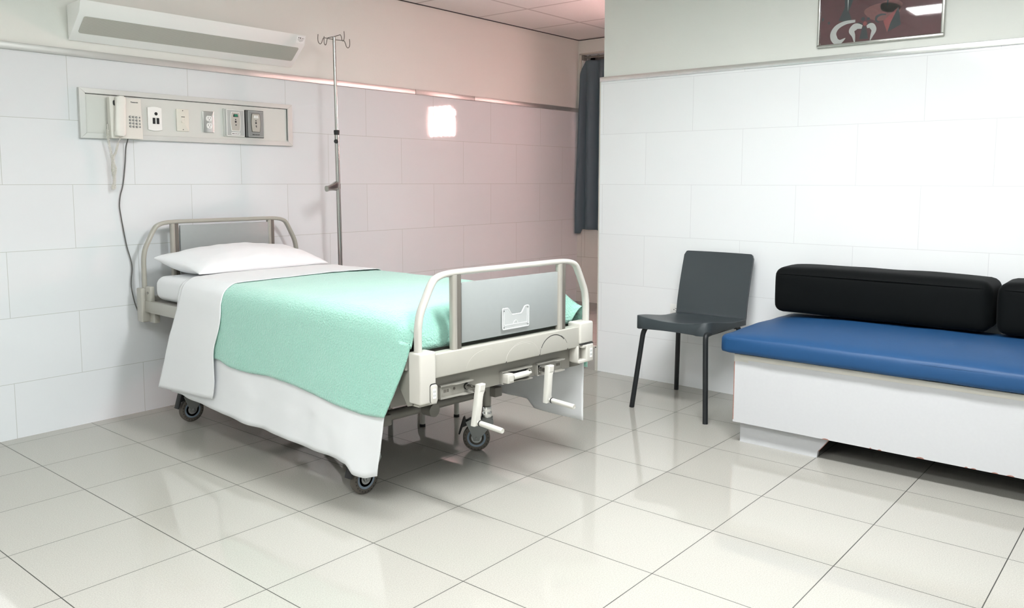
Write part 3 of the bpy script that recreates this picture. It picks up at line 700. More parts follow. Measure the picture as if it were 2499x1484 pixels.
# under-frame
for sg, in ((-1,), (1,)):
    m = M(); m.box(sg * .445 - .012, sg * .445 + .012, .02, 1.955, .528, .586, bev=.004); m.build('side_rail', 'bed_enamel', parent=bed, fmap=B)
m = M(); m.box(-.425, .425, .06, 1.94, .560, .584, bev=.003)
for l in (.35, .75, 1.15, 1.55): m.box(-.425, .425, l, l + .05, .50, .562)
m.build('mattress_deck', 'shaded_dark_enamel', parent=bed, fmap=B)
m = M()
for sg in (-1, 1): m.box(sg * .30 - .022, sg * .30 + .022, .22, 1.66, .243, .285, bev=.004)
m.tube([(-.37, 1.60, .262), (.30, 1.60, .262)], .021, 16); m.tube([(-.36, .27, .262), (.36, .27, .262)], .021, 16)
m.tube([(-.36, 1.48, .305), (.20, 1.48, .305)], .030, 18)
m.lathe([(.026, 0), (.026, .05), (0, .05)], (-.11, 1.66, .275), (0, 1, 0), 20)
for sg in (-1, 1):
    for l0, l1 in ((.42, .78), (1.22, 1.56)): m.sweep([(sg * .30, l0, .28), (sg * .34, l1, .53)], ovalp(.018, .010), up=(0, 1, 0))
m.build('base_frame', 'shaded_dark_enamel', parent=bed, fmap=B)
m = M(); m.box(-.40, .40, 1.78, 1.80, .36, .56); m.build('cross_member', 'shaded_dark_enamel', parent=bed, fmap=B)
for sg in (-1, 1):
    m = M(); m.prism([(1.86, .53), (1.972, .53), (1.972, .408), (1.945, .400), (1.925, .43)], lambda l, z, d, sg=sg: (sg * (.405 + d), l, z), 0, .040, bev=.003); m.build('foot_bracket', 'crank_panel_enamel', parent=bed, fmap=B)

def caster(cx, cy, ax, stem, brake):
    """wheel centre (cx, cy), horizontal axle direction ax, stem position"""
    R = .0595; ax = Vector((ax[0], ax[1], 0)).normalized(); c = Vector((cx, cy, R)); fw = Vector((-ax.y, ax.x, 0)); sv = Vector((stem[0], stem[1], 0))
    m = M()
    for sg in (-1, 1):   # fork plates
        def ff(a, b, d, sg=sg): return c + fw * a + Vector((0, 0, b)) + ax * (sg * (.0185 + d))
        off = (sv - Vector((cx, cy, 0))).dot(fw)
        m.prism([(-.012, -.012), (.012, -.012), (.016, 0), (off + .028, .066), (off + .024, .084), (-.026, .084), (-.047, .072), (-.016, 0)] if off > 0 else [(-.012, -.012), (.012, -.012), (.016, 0), (.047, .072), (.026, .084), (off - .024, .084), (off - .028, .066), (-.016, 0)], ff, 0, .003, bev=.001, seg=1)
        m.lathe([(.007, 0), (.007, .004), (.005, .006), (0, .006)], c + ax * (sg * .0215), ax * sg, 14)
    m.lathe([(.026, .143), (.026, .150), (.020, .152), (0, .152)], sv, (0, 0, 1), 20)
    def fp(a, b, d): return c + fw * a + Vector((0, 0, b)) + ax * d
    m.prism([(off - .022, .0805), (off + .022, .0805), (off + .022, .084), (off - .022, .084)], fp, -.0215, .0215)
    f = m.build('caster', 'gas_dark', parent=bed)
    m = M(); m.lathe([(.0215, .148), (.0225, .152), (.0225, .172), (.021, .176), (.0215, .180), (.019, .196), (.013, .200), (.013, .212), (0, .212)], sv, (0, 0, 1), 24); m.build('swivel_collar', 'chrome', parent=f)
    m = M(); m.lathe([(.017, .200), (.0185, .204), (.0195, .262), (0, .262)], sv, (0, 0, 1), 20); m.build('leg_socket', 'crank_mount', parent=f)
    m = M(); m.lathe([(.040, -.013), (.046, -.0145), (.054, -.0145), (.0585, -.011), (R, -.004), (R, .004), (.0585, .011), (.054, .0145), (.046, .0145), (.040, .013), (.040, -.013)], c, ax, 40); m.mi = 1
    for sg in (-1, 1):
        for k in range(22):
            a = 2 * PI * k / 22; p = c + (fw * math.cos(a) + Vector((0, 0, math.sin(a)))) * .0505; m.lathe([(.0022, .0130), (.0022, .0152), (0, .0152)], p, ax * sg, 6)
    ty = m.build('tyre', ['tyre', 'rubber_black'], parent=f)
    m = M(); m.lathe([(0, -.0125), (.026, -.0125), (.029, -.0105), (.032, -.0130), (.041, -.0135), (.041, .0135), (.032, .0130), (.029, .0105), (.026, .0125), (0, .0125)], c, ax, 36)
    m.mi = 1
    for sg in (-1, 1): m.lathe([(.023, .0122), (.023, .0132), (.014, .0138), (.014, .0122)], c, ax * sg, 28)
    m.build('hub', ['hub_blue', 'hub_silver'], parent=f)
    off = (sv - Vector((cx, cy, 0))).dot(fw); sd = -1 if off > 0 else 1
    m = M()
    def bf(a, b, d): return c + fw * (sd * a) + Vector((0, 0, b)) + ax * d
    m.prism([(.028, .062), (.060, .048), (.072, .016), (.078, .018), (.058, .085), (.050, .092), (.045, .074), (.0, .076), (.0, .066)], bf, -.019, .019, bev=.002); m.build('brake_pedal', 'rubber_black', parent=f)
    return f
vd = Vector((.737, .676, 0)); cr = Vector((.64, -.766, 0))
def wpos(s, l): return B(s, l, 0)[:2]
caster(1.704, -1.628, vd, (1.733, -1.663), True)
caster(1.064, -1.640, (0, 1), (1.105, -1.640), True)
caster(1.131, -.265, (0, 1), (1.172, -.265), True)
caster(1.80, -.26, (0, 1), (1.76, -.26), True)
for (x, y) in ((1.733, -1.663), (1.105, -1.640), (1.172, -.265), (1.76, -.26)):
    m = M(); m.lathe([(.019, .245), (.019, .285), (0, .285)], (x, y, 0), (0, 0, 1), 18); m.build('leg_post', 'crank_mount', parent=bed)

# mattress in a fitted sheet
def rounded_slab(s0, s1, l0, l1, z0, z1, r, crown=0.0, n=(22, 40, 10), noise_amp=0.0):
    ns, nl, nz = n
    m = M(); m.box(s0, s1, l0, l1, z0, z1, bev=r, seg=5); 
    return m
m = M(); m.box(-.432, .432, .072, 1.893, .588, .708, bev=.045, seg=6)
tag(m.build('mattress', 'cotton_white', fmap=B, loc=B(0, 1.0, .588)), 'white sheeted mattress lying on the crank bed under the blanket', 'mattress')

# draped bedding -----------------------------------------------------------
TOP = .712
def cross(l, o, zn, zf, nn=26, nt=30, nf=22):
    """cross-section of a layer o above the mattress; near hem at zn, far hem at zf. yields (s, z, hang) with hang>0 on the sides"""
    P = []
    near = catmull([(-.36, TOP + o, 0), (-.405, TOP - .004 + o, 0), (-.438 - o * .7, TOP - .030 + o * .6, 0), (-.452 - o, TOP - .075, 0)], 5)
    e = near[-1]
    hang = []
    for k in range(1, nn + 1):
        q = k / nn; z = lerp(e.y, zn, q); dp = (e.y - z) / .55; hang.append((e.x - .016 * dp - .020 * dp * dp, z, q))
    P += [(a, z, q) for a, z, q in hang[::-1]]
    P += [(p.x, p.y, 0.0) for p in near[::-1]]
    for k in range(1, nt): a = lerp(-.36, .36, k / nt); P.append((a, TOP + o + .006 * (1 - (a / .36) ** 2), 0.0))
    far = catmull([(.36, TOP + o, 0), (.405, TOP - .004 + o, 0), (.438 + o * .7, TOP - .030 + o * .6, 0), (.452 + o, TOP - .075, 0)], 5)
    P += [(p.x, p.y, 0.0) for p in far]
    e = far[-1]
    for k in range(1, nf + 1): q = k / nf; z = lerp(e.y, zf, q); dp = (e.y - z) / .55; P.append((e.x + .015 * dp + .02 * dp * dp, z, -q))
    return P
def drape(ls, o, zn, zf, amp, seed, head_edge, foot_edge, foot_tuck=None, lfun=None):
    """rows over l; head_edge/foot_edge(q) give the row limits for hang fraction q"""
    rows = []
    nl = ls
    for i in range(nl + 1):
        u = i / nl; row = []
        base = cross(0, o, 0, 0)
        l_mid = lerp(head_edge(0), foot_edge(0), u)
        C = cross(l_mid, o, interp(l_mid, zn), interp(l_mid, zf))
        for s, z, q in C:
            aq = abs(q); l = lerp(head_edge(q), foot_edge(q), u)
            if q != 0:
                zz = interp(l, zn) if q > 0 else interp(l, zf)
                z = lerp(TOP - .075, zz, aq)
            out = 0.0
            if aq > 0:
                dp = max(0.0, (TOP - .075 - z) / .55)   # all layers share the same fall and folds
                out = .013 * dp * (math.sin(l * 8.0 + 1.3) * .5 + math.sin(l * 19 + 2.6) * .25) + .010 * dp * noise.noise((l * 4, z * 2.5, 1.0))
                out += amp * dp * dp * math.sin(l * 26 + seed) * .5 + .0050 * noise.noise((l * 11 + z * 9, z * 13 - l * 4, seed + 4)) * min(1, dp * 4) * amp / .008
                out += o * 1.0 * min(1, dp * 3)
            else:
                z += .0035 * noise.noise((l * 4.5, s * 4.5, seed + 9)) + .0012 * noise.noise((l * 18, s * 14, seed))
            s2 = s + (-out if q > 0 else out if q < 0 else 0)
            if foot_tuck is not None:
                s2, l, z = foot_tuck(s2, l, z, q, u)
            row.append((s2, l, z))
        rows.append(row)
    return rows
# 1 white top sheet: under layer hanging to the hem, and the part folded back over the blanket
hem_n = [(.30, .185), (.44, .180), (.70, .172), (.99, .160), (1.29, .152), (1.60, .150), (1.66, .142), (1.695, .112), (1.76, .112), (1.80, .126), (1.9, .16)]
hem_f = [(.3, .20), (1.66, .20), (1.70, .165), (2.1, .155)]
def tuck(dend, zlow):
    def f(s, l, z, q, u):
        # the cloth goes down over the foot of the mattress between the posts; the hanging sides run on
        l0 = 1.885
        w = 1 - sm(.395, .45, abs(s)) if q == 0 else 0.0
        if l > l0 and w > 0:
            e = min(1.0, (l - l0) / .10)
            l2 = l0 + dend * math.sin(min(1, e * 1.25) * PI / 2); z2 = z - (z - zlow) * (max(0, e - .12) / .88) ** 1.35
            l = lerp(l, l2, w); z = lerp(z, z2, w)
        if q == 0 and abs(s) > .395 and l > l0: z -= .028 * sm(.0, .1, l - l0) * sm(.39, .45, abs(s))
        return s, l, z
    return f
m = M()
m.grid(drape(130, .002, hem_n, hem_f, .009, 1.3, lambda q: .36 - .05 * max(q, 0), lambda q: 1.875 - .055 * max(q, 0) ** 1.2 + .115 * min(1, max(-q, 0) * 3) - .03 * max(-q, 0)))
fold_n = [(0, .196), (.24, .197), (.45, .205), (.74, .226), (.9, .23)]
fold_f = [(0, .24), (.9, .24)]
m.mi = 1
m.grid(drape(44, .0145, fold_n, fold_f, .003, 4.2, lambda q: .405 - .17 * max(q, 0) - .05 * max(-q, 0), lambda q: .765 - .035 * max(q, 0) + .012 * math.sin(q * 9)))
o = m.build('top_sheet', ['cotton_white', 'cotton_fold'], fmap=B, angle=180, loc=B(0, 1.0, .14)); solidify(o, .0022)
tag(o, 'white top sheet folded back over the mint blanket and hanging below its hem', 'bed sheet')
# 2 mint fleece blanket
bl_n = [(.6, .400), (.76, .398), (.85, .382), (1.0, .378), (1.15, .386), (1.3, .380), (1.45, .366), (1.56, .356), (1.66, .350), (1.74, .342), (1.82, .347), (1.9, .356), (2.0, .36)]
bl_f = [(.6, .40), (2.1, .395)]
m = M()
m.grid(drape(130, .0075, bl_n, bl_f, .004, 2.7, lambda q: .712 - .012 * max(q, 0), lambda q: 1.985 - .125 * max(q, 0) ** 1.4, tuck(.068, .588)))
o = m.build('blanket', 'fleece_mint', fmap=B, angle=180, loc=B(0, 1.2, .34)); solidify(o, .005)
tag(o, 'mint green fleece blanket spread over the hospital bed', 'blanket')

# pillow
m = M(); rows_t = []; NU, NV = 40, 26
cn = {(-1, 1): (-.385, .425, .735), (1, 1): (.405, .365, .728), (-1, -1): (-.425, .045, .795), (1, -1): (.385, .035, .775)}
def pil(u, v, side):
    a = (u + 1) / 2; b = (v + 1) / 2
    P = [Vector(cn[k]) for k in ((-1, -1), (1, -1), (-1, 1), (1, 1))]
    p = (P[0] * (1 - a) + P[1] * a) * (1 - b) + (P[2] * (1 - a) + P[3] * a) * b
    # edges pulled in between the corners
    p.x -= u * .030 * (1 - v * v) * abs(u) ** 3; p.y -= v * .022 * (1 - u * u) * abs(v) ** 3
    th = ((1 - abs(u) ** (2.6 if u < 0 else 4.2)) * (1 - abs(v) ** 2.5)); th = max(0, th) ** .58
    base = p.z; low = .719 + .004 * (1 - th)
    if side > 0:
        z = base + .004 + .056 * th + .010 * th * (1 - .5 * v) + .014 * th * math.exp(-((u + .05) / .5) ** 2)
        z += (.0070 * noise.noise((u * 2.9, v * 2.4, 3.3)) + .0045 * noise.noise((u * 7 + v * 3, v * 5, 8))) * min(1, th * 2)
        # soft creases running in from the front edge and the corners
        z -= .006 * th * math.exp(-((u - .22 - .35 * v) / .10) ** 2) * sm(-.2, 1, v)
        z -= .004 * th * math.exp(-((u + .45 + .2 * v) / .09) ** 2)
    else: z = lerp(base, low, min(1, th * 1.6))
    return (p.x, p.y, z)
for side in (1, -1):
    m.grid([[pil(-1 + 2 * i / NU, -1 + 2 * j / NV, side) for i in range(NU + 1)] for j in range(NV + 1)])
bmesh.ops.remove_doubles(m.bm, verts=m.bm.verts[:], dist=.0045); bmesh.ops.recalc_face_normals(m.bm, faces=m.bm.faces[:])
o = m.build('pillow', 'pillow_cotton', fmap=B, angle=180, loc=B(0, .24, .72)); subsurf(o, 1)
tag(o, 'plump white pillow lying at the head of the bed', 'pillow')

# ------------------------------------------------------------------ drip stand
t = thing('drip_stand', (2.135, -.16, 0), 'chrome drip stand with four hooks and a handle, between bed and tiled wall', 'drip stand')
px, py = 2.135, -.16
tilt = Vector((-.010, 0, 1.0))
def pole(z): return Vector((px + .012 - .013 * z / 1.2, py, z))
m = M(); m.tube([pole(.07), pole(.7), pole(1.445)], .0128, 18); m.build('lower_tube', 'steel_tube', parent=t)
m = M(); m.tube([pole(1.43), pole(1.98)], .0090, 16); m.build('upper_tube', 'steel_tube', parent=t)
m = M(); m.lathe([(.0128, 1.432), (.0150, 1.434), (.0165, 1.450), (.0165, 1.459), (.012, 1.460), (0, 1.46)], (pole(1.44).x, py, 0), (0, 0, 1), 20); m.build('clamp_collar', 'rubber_black', parent=t)
m = M(); k = Vector((pole(1.395).x, py, 1.395)); m.lathe([(.004, .01), (.004, .018), (.0105, .019), (.0125, .026), (.0105, .033), (0, .035)], k, (-.75, -.66, 0), 20); m.build('clamp_knob', 'rubber_black', parent=t)
# handle: flat scoop shaped grip on a sleeve
m = M(); zc = 1.133; hx = pole(zc).x
m.lathe([(.0128, zc - .008), (.0145, zc - .008), (.0145, zc + .022), (.0128, zc + .022)], (hx, py, 0), (0, 0, 1), 18)
hd = Vector((-.86, -.50, 0)).normalized()
path = [Vector((hx, py, zc + .012)) + hd * d + Vector((0, 0, h)) for d, h in ((.010, .004), (.03, 0), (.05, -.006), (.09, -.010), (.14, -.015), (.172, -.018))]
m.sweep(path, ovalp(.016, .011, 14), up=(0, 0, 1), scales=[1.1, 1.5, 1.55, 1.2, .95, 1.05]); m.build('handle', 'steel_tube', parent=t)
m = M()
for sg, dr in ((1, Vector((1, -.04, 0))), (-1, Vector((1, -.04, 0))), (1, Vector((-.12, -.99, 0))), (-1, Vector((-.12, -.99, 0)))):
    o0 = pole(1.982) if abs(dr.y) > .7 else pole(1.966); d = dr.normalized() * sg
    pts = [(0, 0), (.062, .002), (.073, -.001), (.080, -.013), (.086, -.028), (.096, -.035), (.107, -.028), (.111, -.010), (.109, .016)]
    m.tube(catmull([o0 + d * a * .98 + Vector((0, 0, h)) for a, h in pts], 5), .0021, 8)
m.build('hook_cross', 'upright_dark', parent=t)
m = M()
for k in range(5):
    a = 2 * PI * k / 5 + .5; d = Vector((math.cos(a), math.sin(a), 0)); m.tube([Vector((px + .012, py, .085)) + d * .01, Vector((px + .012, py, .075)) + d * .10, Vector((px + .012, py, .052)) + d * .185], .010, 10)
m.lathe([(.022, .06), (.026, .075), (.022, .11), (.014, .12), (0, .12)], (px + .012, py, 0), (0, 0, 1), 18); m.build('star_base', 'steel_tube', parent=t)
for k in range(5):
    a = 2 * PI * k / 5 + .5; p = Vector((px + .012 + .185 * math.cos(a), py + .185 * math.sin(a), 0))
    m = M(); m.lathe([(.0, -.009), (.022, -.009), (.0235, 0), (.022, .009), (0, .009)], p + Vector((0, 0, .0235)), (-math.sin(a), math.cos(a), 0), 20); m.tube([p + Vector((0, 0, .03)), p + Vector((0, 0, .058))], .006, 8); m.build('castor_wheel', 'rubber_black', parent=t)

# ------------------------------------------------------------------ step stool behind the bed
t = thing('step_stool', (1.97, -1.07, 0), 'low white tube step stool standing behind the bed', 'step stool')
c4 = [Vector((1.795, -1.195, 0)), Vector((2.02, -1.205, 0)), Vector((2.03, -.93, 0)), Vector((1.835, -.92, 0))]
for a, b in ((0, 3), (1, 2)):
    A, Bq = c4[a], c4[b]; m = M()
    m.tube(rounded([A + Vector((0, 0, .006)), A + Vector((0, 0, .165)), Bq + Vector((0, 0, .165)), Bq + Vector((0, 0, .006))], .05, 8), .0125, 14); m.build('leg_frame', 'crank_white', parent=t)
for v in c4:
    m = M(); m.lathe([(.0145, 0), (.0145, .012), (.0125, .014), (0, .014)], v, (0, 0, 1), 14); m.build('rubber_foot', 'rubber_black', parent=t)
m = M(); m.prism([(v.x, v.y) for v in (c4[0] + Vector((-.02, -.0, 0)), c4[1] + Vector((.02, 0, 0)), c4[2] + Vector((.02, 0, 0)), c4[3] + Vector((-.02, 0, 0)))], lambda a, b, d: (a, b, d), .1775, .192, bev=.004); m.build('step_top', 'gas_dark', parent=t)

# ------------------------------------------------------------------ chair
t = thing('chair', (2.96, -1.99, 0), 'dark grey plastic chair with black metal legs, standing left of the sofa', 'chair')
NUc, NVc = 20, 22
def seat_top(u, v):   # u 0 front .. 1 rear, v 0 left(+Y) .. 1 right
    x = lerp(2.722, 3.150, u); y = lerp(-1.806, -2.198, v) + (-.012 * (1 - v) - .012 * v) * 0
    y += lerp(0, -.012, u)
    dish = .020 * math.sin(PI * v) * math.sin(PI * min(1, .12 + u * .9))
    z = lerp(.490, .458, sm(0, .75, u)) - dish - .010 * math.sin(PI * v) * (1 - u)
    return x, y, z
def seat_bot(u, v):
    x, y, z = seat_top(u, v); zb = lerp(.420, .432, sm(0, .5, u)) if u < .5 else lerp(.432, .425, u)
    zb -= .0 ; return x, y, min(z - .022, zb + .006 * math.sin(PI * v))
m = M(); T = []; Bt = []
def rc(u, v, r=.05):   # rounded plan corners at the front
    cu, cv = u, v; return cu, cv
rows = []
for i in range(NUc + 1):
    u = i / NUc; top = [seat_top(u, j / NVc) for j in range(NVc + 1)]; bot = [seat_bot(u, j / NVc) for j in range(NVc, -1, -1)]
    # pull the plan in at the front right corner, slightly at the left
    def pull(p, v):
        x, y, z = p; fr = max(0, 1 - u / .14) ** 2
        return (x + fr * .022 * (sm(.86, 1, v) + .35 * sm(.93, 1, 1 - v)) , y + (fr * .016 * sm(.9, 1, v)), z)
    rows.append([pull(p, j / NVc) for j, p in enumerate(top)] + [pull(p, 1 - j / NVc) for j, p in enumerate(bot)])
m.grid(rows, closed_u=True)
bmesh.ops.holes_fill(m.bm, edges=[e for e in m.bm.edges if e.is_boundary], sides=0); bmesh.ops.recalc_face_normals(m.bm, faces=m.bm.faces[:])
es = [e for e in m.bm.edges if len(e.link_faces) == 2 and e.calc_face_angle(0) > .9]
bmesh.ops.bevel(m.bm, geom=es, offset=.006, segments=3, profile=.5, affect='EDGES', clamp_overlap=True)
m.build('seat', 'chair_plastic', parent=t, angle=50)
m = M(); NB_ = 48; NH = 20; rows = []
def back(v, h, d):   # v across, h up
    cx = catmull([(3.128, 0, .440), (3.146, 0, .462), (3.160, 0, .52), (3.195, 0, .64), (3.245, 0, .785)], 8)
    k = h * (len(cx) - 1); i = min(int(k), len(cx) - 2); p = cx[i].lerp(cx[i + 1], k - i)
    h0 = h; r = .016; ex = max(0, abs(v - .5) * .402 - (.201 - r)); h = h * (1 - (r - math.sqrt(max(0, r * r - ex * ex))) / .345)
    k = h * (len(cx) - 1); i = min(int(k), len(cx) - 2); p = cx[i].lerp(cx[i + 1], k - i)
    y = lerp(-1.806, -2.208, v) + .012 * h * 1.4 - (.006 * h)
    curve = .018 * math.sin(PI * v) * h
    zt = p.z
    return (p.x + curve + d * .95, y, zt - d * .28)
ring = []
for j in range(NH + 1):
    h = j / NH; f = [back(i / NB_, h, 0) for i in range(NB_ + 1)]; b = [back(i / NB_, h, .016) for i in range(NB_, -1, -1)]; rows.append(f + b)
rows.append([(x + .003 if k <= NB_ else x - .003, lerp(y, -2.0, .008), z + .0035) for k, (x, y, z) in enumerate(rows[-1])])
m.grid(rows, closed_u=True); bmesh.ops.holes_fill(m.bm, edges=[e for e in m.bm.edges if e.is_boundary], sides=0); bmesh.ops.recalc_face_normals(m.bm, faces=m.bm.faces[:])
es = [e for e in m.bm.edges if len(e.link_faces) == 2 and e.calc_face_angle(0) > .9]
m.build('backrest', 'chair_plastic', parent=t, angle=50)
for pts in ([(2.80, -1.842, .432), (2.765, -1.838, .425), (2.756, -1.828, .395), (2.740, -1.777, .0)], [(2.80, -2.186, .432), (2.738, -2.188, .428), (2.732, -2.190, .40), (2.709, -2.211, .0)],
            [(3.06, -1.842, .428), (3.10, -1.842, .422), (3.115, -1.836, .39), (3.216, -1.776, .0)], [(3.06, -2.186, .428), (3.10, -2.186, .422), (3.115, -2.19, .39), (3.205, -2.215, .0)]):
    m = M(); m.tube(rounded(pts, .03, 5), .0128, 16, up=None); lg = m.build('leg', 'chair_leg_paint', parent=t)
    # flat cap sits on the floor
m = M(); m.box(2.80, 3.06, -1.850, -1.834, .420, .436, bev=.004); m.box(2.80, 3.06, -2.194, -2.178, .420, .436, bev=.004); m.build('under_frame', 'chair_leg_paint', parent=t)

# outlet behind the chair
def RW(y, d, z): return (XR - d, y, z)
t = thing('power_outlet', (XR, -1.728, .405), 'white power outlet set sideways, low on the partition behind the chair', 'power outlet')
m = M(); m.prism(rrect(-1.790, -1.675, .405, .470, .003), lambda a, b, d: RW(a, d, b), 0, .006, bev=.003); m.build('cover_plate', 'white_plate', parent=t)
for cy_ in (-1.709, -1.747):
    f = lambda a, b, dd, cy_=cy_: RW(cy_ + b * -1, dd, .4375 + a)
    out = [(.0172 * math.cos(2 * PI * k / 28), max(-.0135, min(.0135, .0172 * math.sin(2 * PI * k / 28)))) for k in range(28)]
    m = M(); m.prism(out, f, .002, .0085, bev=.0008, seg=1); r = m.build('receptacle', 'white_plate', parent=t)
    m = M(); m.prism(rrect(-.0075, -.0050, 0, .0085, .0004), f, .008, .0092); m.prism(rrect(.0052, .0077, 0, .0082, .0004), f, .008, .0092); m.prism(circ(0, -.0075, .0028, 12), f, .008, .0092); m.build('slots', 'ink', parent=r)

# ------------------------------------------------------------------ sofa bench and its cushions
SX, SY0, SY1 = 2.52, -2.438, -4.42
t = thing('sofa_base', (2.9, -3.43, 0), 'white laminate sofa base with chipped edges, against the partition wall', 'sofa base')
m = M(); m.box(SX, SX + .018, SY1, SY0, .100, .408); fp = m.build('front_panel', 'sofa_laminate', parent=t)
m = M(); m.box(SX - .002, SX + .018, SY1, SY0 - .03, .386, .409, bev=.001); m.build('edge_strip', 'sofa_edge', parent=t)
m = M(); m.box(SX + .018, XR - .01, SY0 - .018, SY0, .100, .408); m.build('end_panel', 'sofa_laminate', parent=t)
m = M(); m.box(SX + .018, XR - .01, SY1, SY1 + .018, .100, .408); m.build('end_panel', 'sofa_laminate', parent=t)
m = M(); m.box(SX + .01, XR - .01, SY1, SY0, .395, .4085); m.build('deck_board', 'sofa_laminate', parent=t)
m = M(); m.box(SX + .018, XR - .01, SY1 + .018, SY0 - .018, .100, .112); m.build('shade_bottom_board', 'dark_gap', parent=t)  # coloured dark to deepen the shade beneath the sofa
m = M(); m.prism([(-2.455, 0), (-2.802, 0), (-2.806, .03), (-2.862, .100), (-2.455, .100)], lambda y, z, x: (x, y, z), 2.565, 2.583); m.box(2.583, XR - .02, -2.473, -2.455, 0, .100); m.build('plinth', 'sofa_laminate', parent=t)
m = M(); m.prism([(-4.40, 0), (-4.1, 0), (-4.05, .1), (-4.40, .1)], lambda y, z, x: (x, y, z), 2.565, 2.583); m.box(2.583, XR - .02, -4.40, -4.382, 0, .100); m.build('plinth', 'sofa_laminate', parent=t)
def chip(y, z, w, h, x=SX):
    m = M(); m.prism([(y - w, z), (y - w * .6, z + h * .8), (y, z + h), (y + w * .5, z + h * .7), (y + w, z)], lambda a, b, d: (x - d, a, b), 0, .0006); m.build('chipped_edge', 'chipboard', parent=t)
for y, w, h in ((-2.850, .016, .005), (-3.03, .005, .004), (-3.065, .008, .004), (-3.215, .016, .006), (-3.375, .006, .004), (-3.40, .010, .004), (-3.47, .012, .004), (-3.52, .014, .005)): chip(y, .1001, w, h)
m = M(); m.prism([(-2.810, .030), (-2.862, .0985), (-2.858, .0985), (-2.806, .028)], lambda a, b, d: (2.565 - d, a, b), 0, .0006); m.box(SX - .0005, SX + .004, SY0 - .0035, SY0 + .0004, .11, .385); m.build('chipped_edge', 'chipboard', parent=t)
m = M(); m.prism([(-2.438, .408), (-2.495, .402), (-2.505, .375), (-2.470, .378), (-2.438, .374)], lambda a, b, d: (SX - d, a, b), .0003, .0008); m.build('tape_patch', 'tape', parent=t)

def cushion_mesh(x0, x1, y0, y1, z0, z1, r, crown_top, bulge, seed, nx=26, ny=60, nz=10, tilt=None):
    """soft box: subdivided rounded box with a crowned top and bulging sides"""
    bm = bmesh.new(); bmesh.ops.create_cube(bm, size=2.0)
    def sub(axis, n):
        es = [e for e in bm.edges if abs(abs((e.verts[0].co - e.verts[1].co)[axis]) - 2) < 1e-4]
        bmesh.ops.subdivide_edges(bm, edges=es, cuts=n - 1, use_grid_fill=True)
    sub(0, nx); sub(1, ny); sub(2, nz)
    hx, hy, hz = (x1 - x0) / 2, (y1 - y0) / 2, (z1 - z0) / 2
    for v in bm.verts:
        u, w, q = v.co
        # cosine spacing keeps points near the rounded edges
        p = Vector((math.copysign(1 - (1 - abs(u)) ** 1.5, u) * hx if False else u * hx, w * hy, q * hz))
        inner = Vector((max(-hx + r, min(hx - r, p.x)), max(-hy + r, min(hy - r, p.y)), max(-hz + r, min(hz - r, p.z))))
        d = p - inner
        if d.length > 1e-9:
            big = max(abs(d.x), abs(d.y), abs(d.z)); p = inner + d.normalized() * big
        fx, fy, fz = p.x / hx, p.y / hy, p.z / hz
        cx, cy_, cz = max(0, 1 - abs(fx) ** 2.4), max(0, 1 - abs(fy) ** 6), max(0, 1 - abs(fz) ** 2)
        if fz > 0: p.z += crown_top * cx * cy_ * fz * (lerp(1, .60, sm(.05, .32, fx)) if crown_top > .03 else 1)
        p.x += bulge * fx * cy_ * cz; p.y += bulge * fy * cz * cx
        p += Vector((1, 1, 1)) * (.0025 * noise.noise((p.x * 9 + seed, p.y * 7, p.z * 12)))
        v.co = p + Vector(((x0 + x1) / 2, (y0 + y1) / 2, (z0 + z1) / 2))
    m = M(); m.bm.free(); m.bm = bm; return m
t = thing('seat_cushion', (2.9, -3.35, .41), 'long royal blue sofa seat cushion lying on the white base', 'cushion')
m = cushion_mesh(2.480, 3.285, -4.40, -2.385, .4125, .497, .022, .050, .006, 1.0)
m.build('cushion_body', 'blue_vinyl', parent=t, angle=180)
m = M(); m.tube([(2.4770, -4.38, .478), (2.4765, -3.4, .479), (2.4790, -2.42, .476)], .0012, 8); m.build('piping', 'blue_vinyl', parent=t)
def bolster(y0, y1, label):
    t = thing('back_cushion', (3.14, (y0 + y1) / 2, .53), label, 'cushion', 'black back cushions on the sofa')
    m = cushion_mesh(3.012, 3.285, y0, y1, .535, .752, .040, .012, .008, y0, nx=16, ny=46, nz=14); m.build('cushion_body', 'black_fabric', parent=t, angle=180)
    m = M(); m.tube(rounded([(3.24, y1 - .004, .715), (3.03, y1 - .006, .722), (3.011, y1 - .04, .725), (3.0045, (y0 + y1) / 2, .727), (3.011, y0 + .04, .725), (3.03, y0 + .006, .722), (3.24, y0 + .004, .715)], .05, 6), .0030, 8); m.build('piping', 'black_fabric', parent=t)
    return t
bolster(-3.338, -2.403, 'long black sofa back cushion standing on the blue seat, nearest the chair')
bolster(-4.30, -3.362, 'black sofa back cushion cut off by the right edge of the photo')

# ------------------------------------------------------------------ framed picture on the partition
t = thing('framed_picture', (XR, -2.755, 1.83), 'framed abstract print in maroon with white curved shapes, hung on the partition above the sofa', 'picture')
Y0, Y1, Z0, Z1 = -3.040, -2.466, 1.831, 2.262
XP = XR + .008     # plaster face
def PW(y, d, z): return (XP - d, y, z)
m = M(); w = .012
for a in ((Y0, Y1, Z0, Z0 + w), (Y0, Y1, Z1 - w, Z1), (Y0, Y0 + w, Z0 + w, Z1 - w), (Y1 - w, Y1, Z0 + w, Z1 - w)): m.box(XP - .024, XP, a[0], a[1], a[2], a[3], bev=.002)
m.build('frame', 'frame_metal', parent=t)
m = M(); m.box(XP - .012, XP - .002, Y0 + .008, Y1 - .008, Z0 + .008, Z1 - .008)
ar = m.build('print', 'art_ground', parent=t)
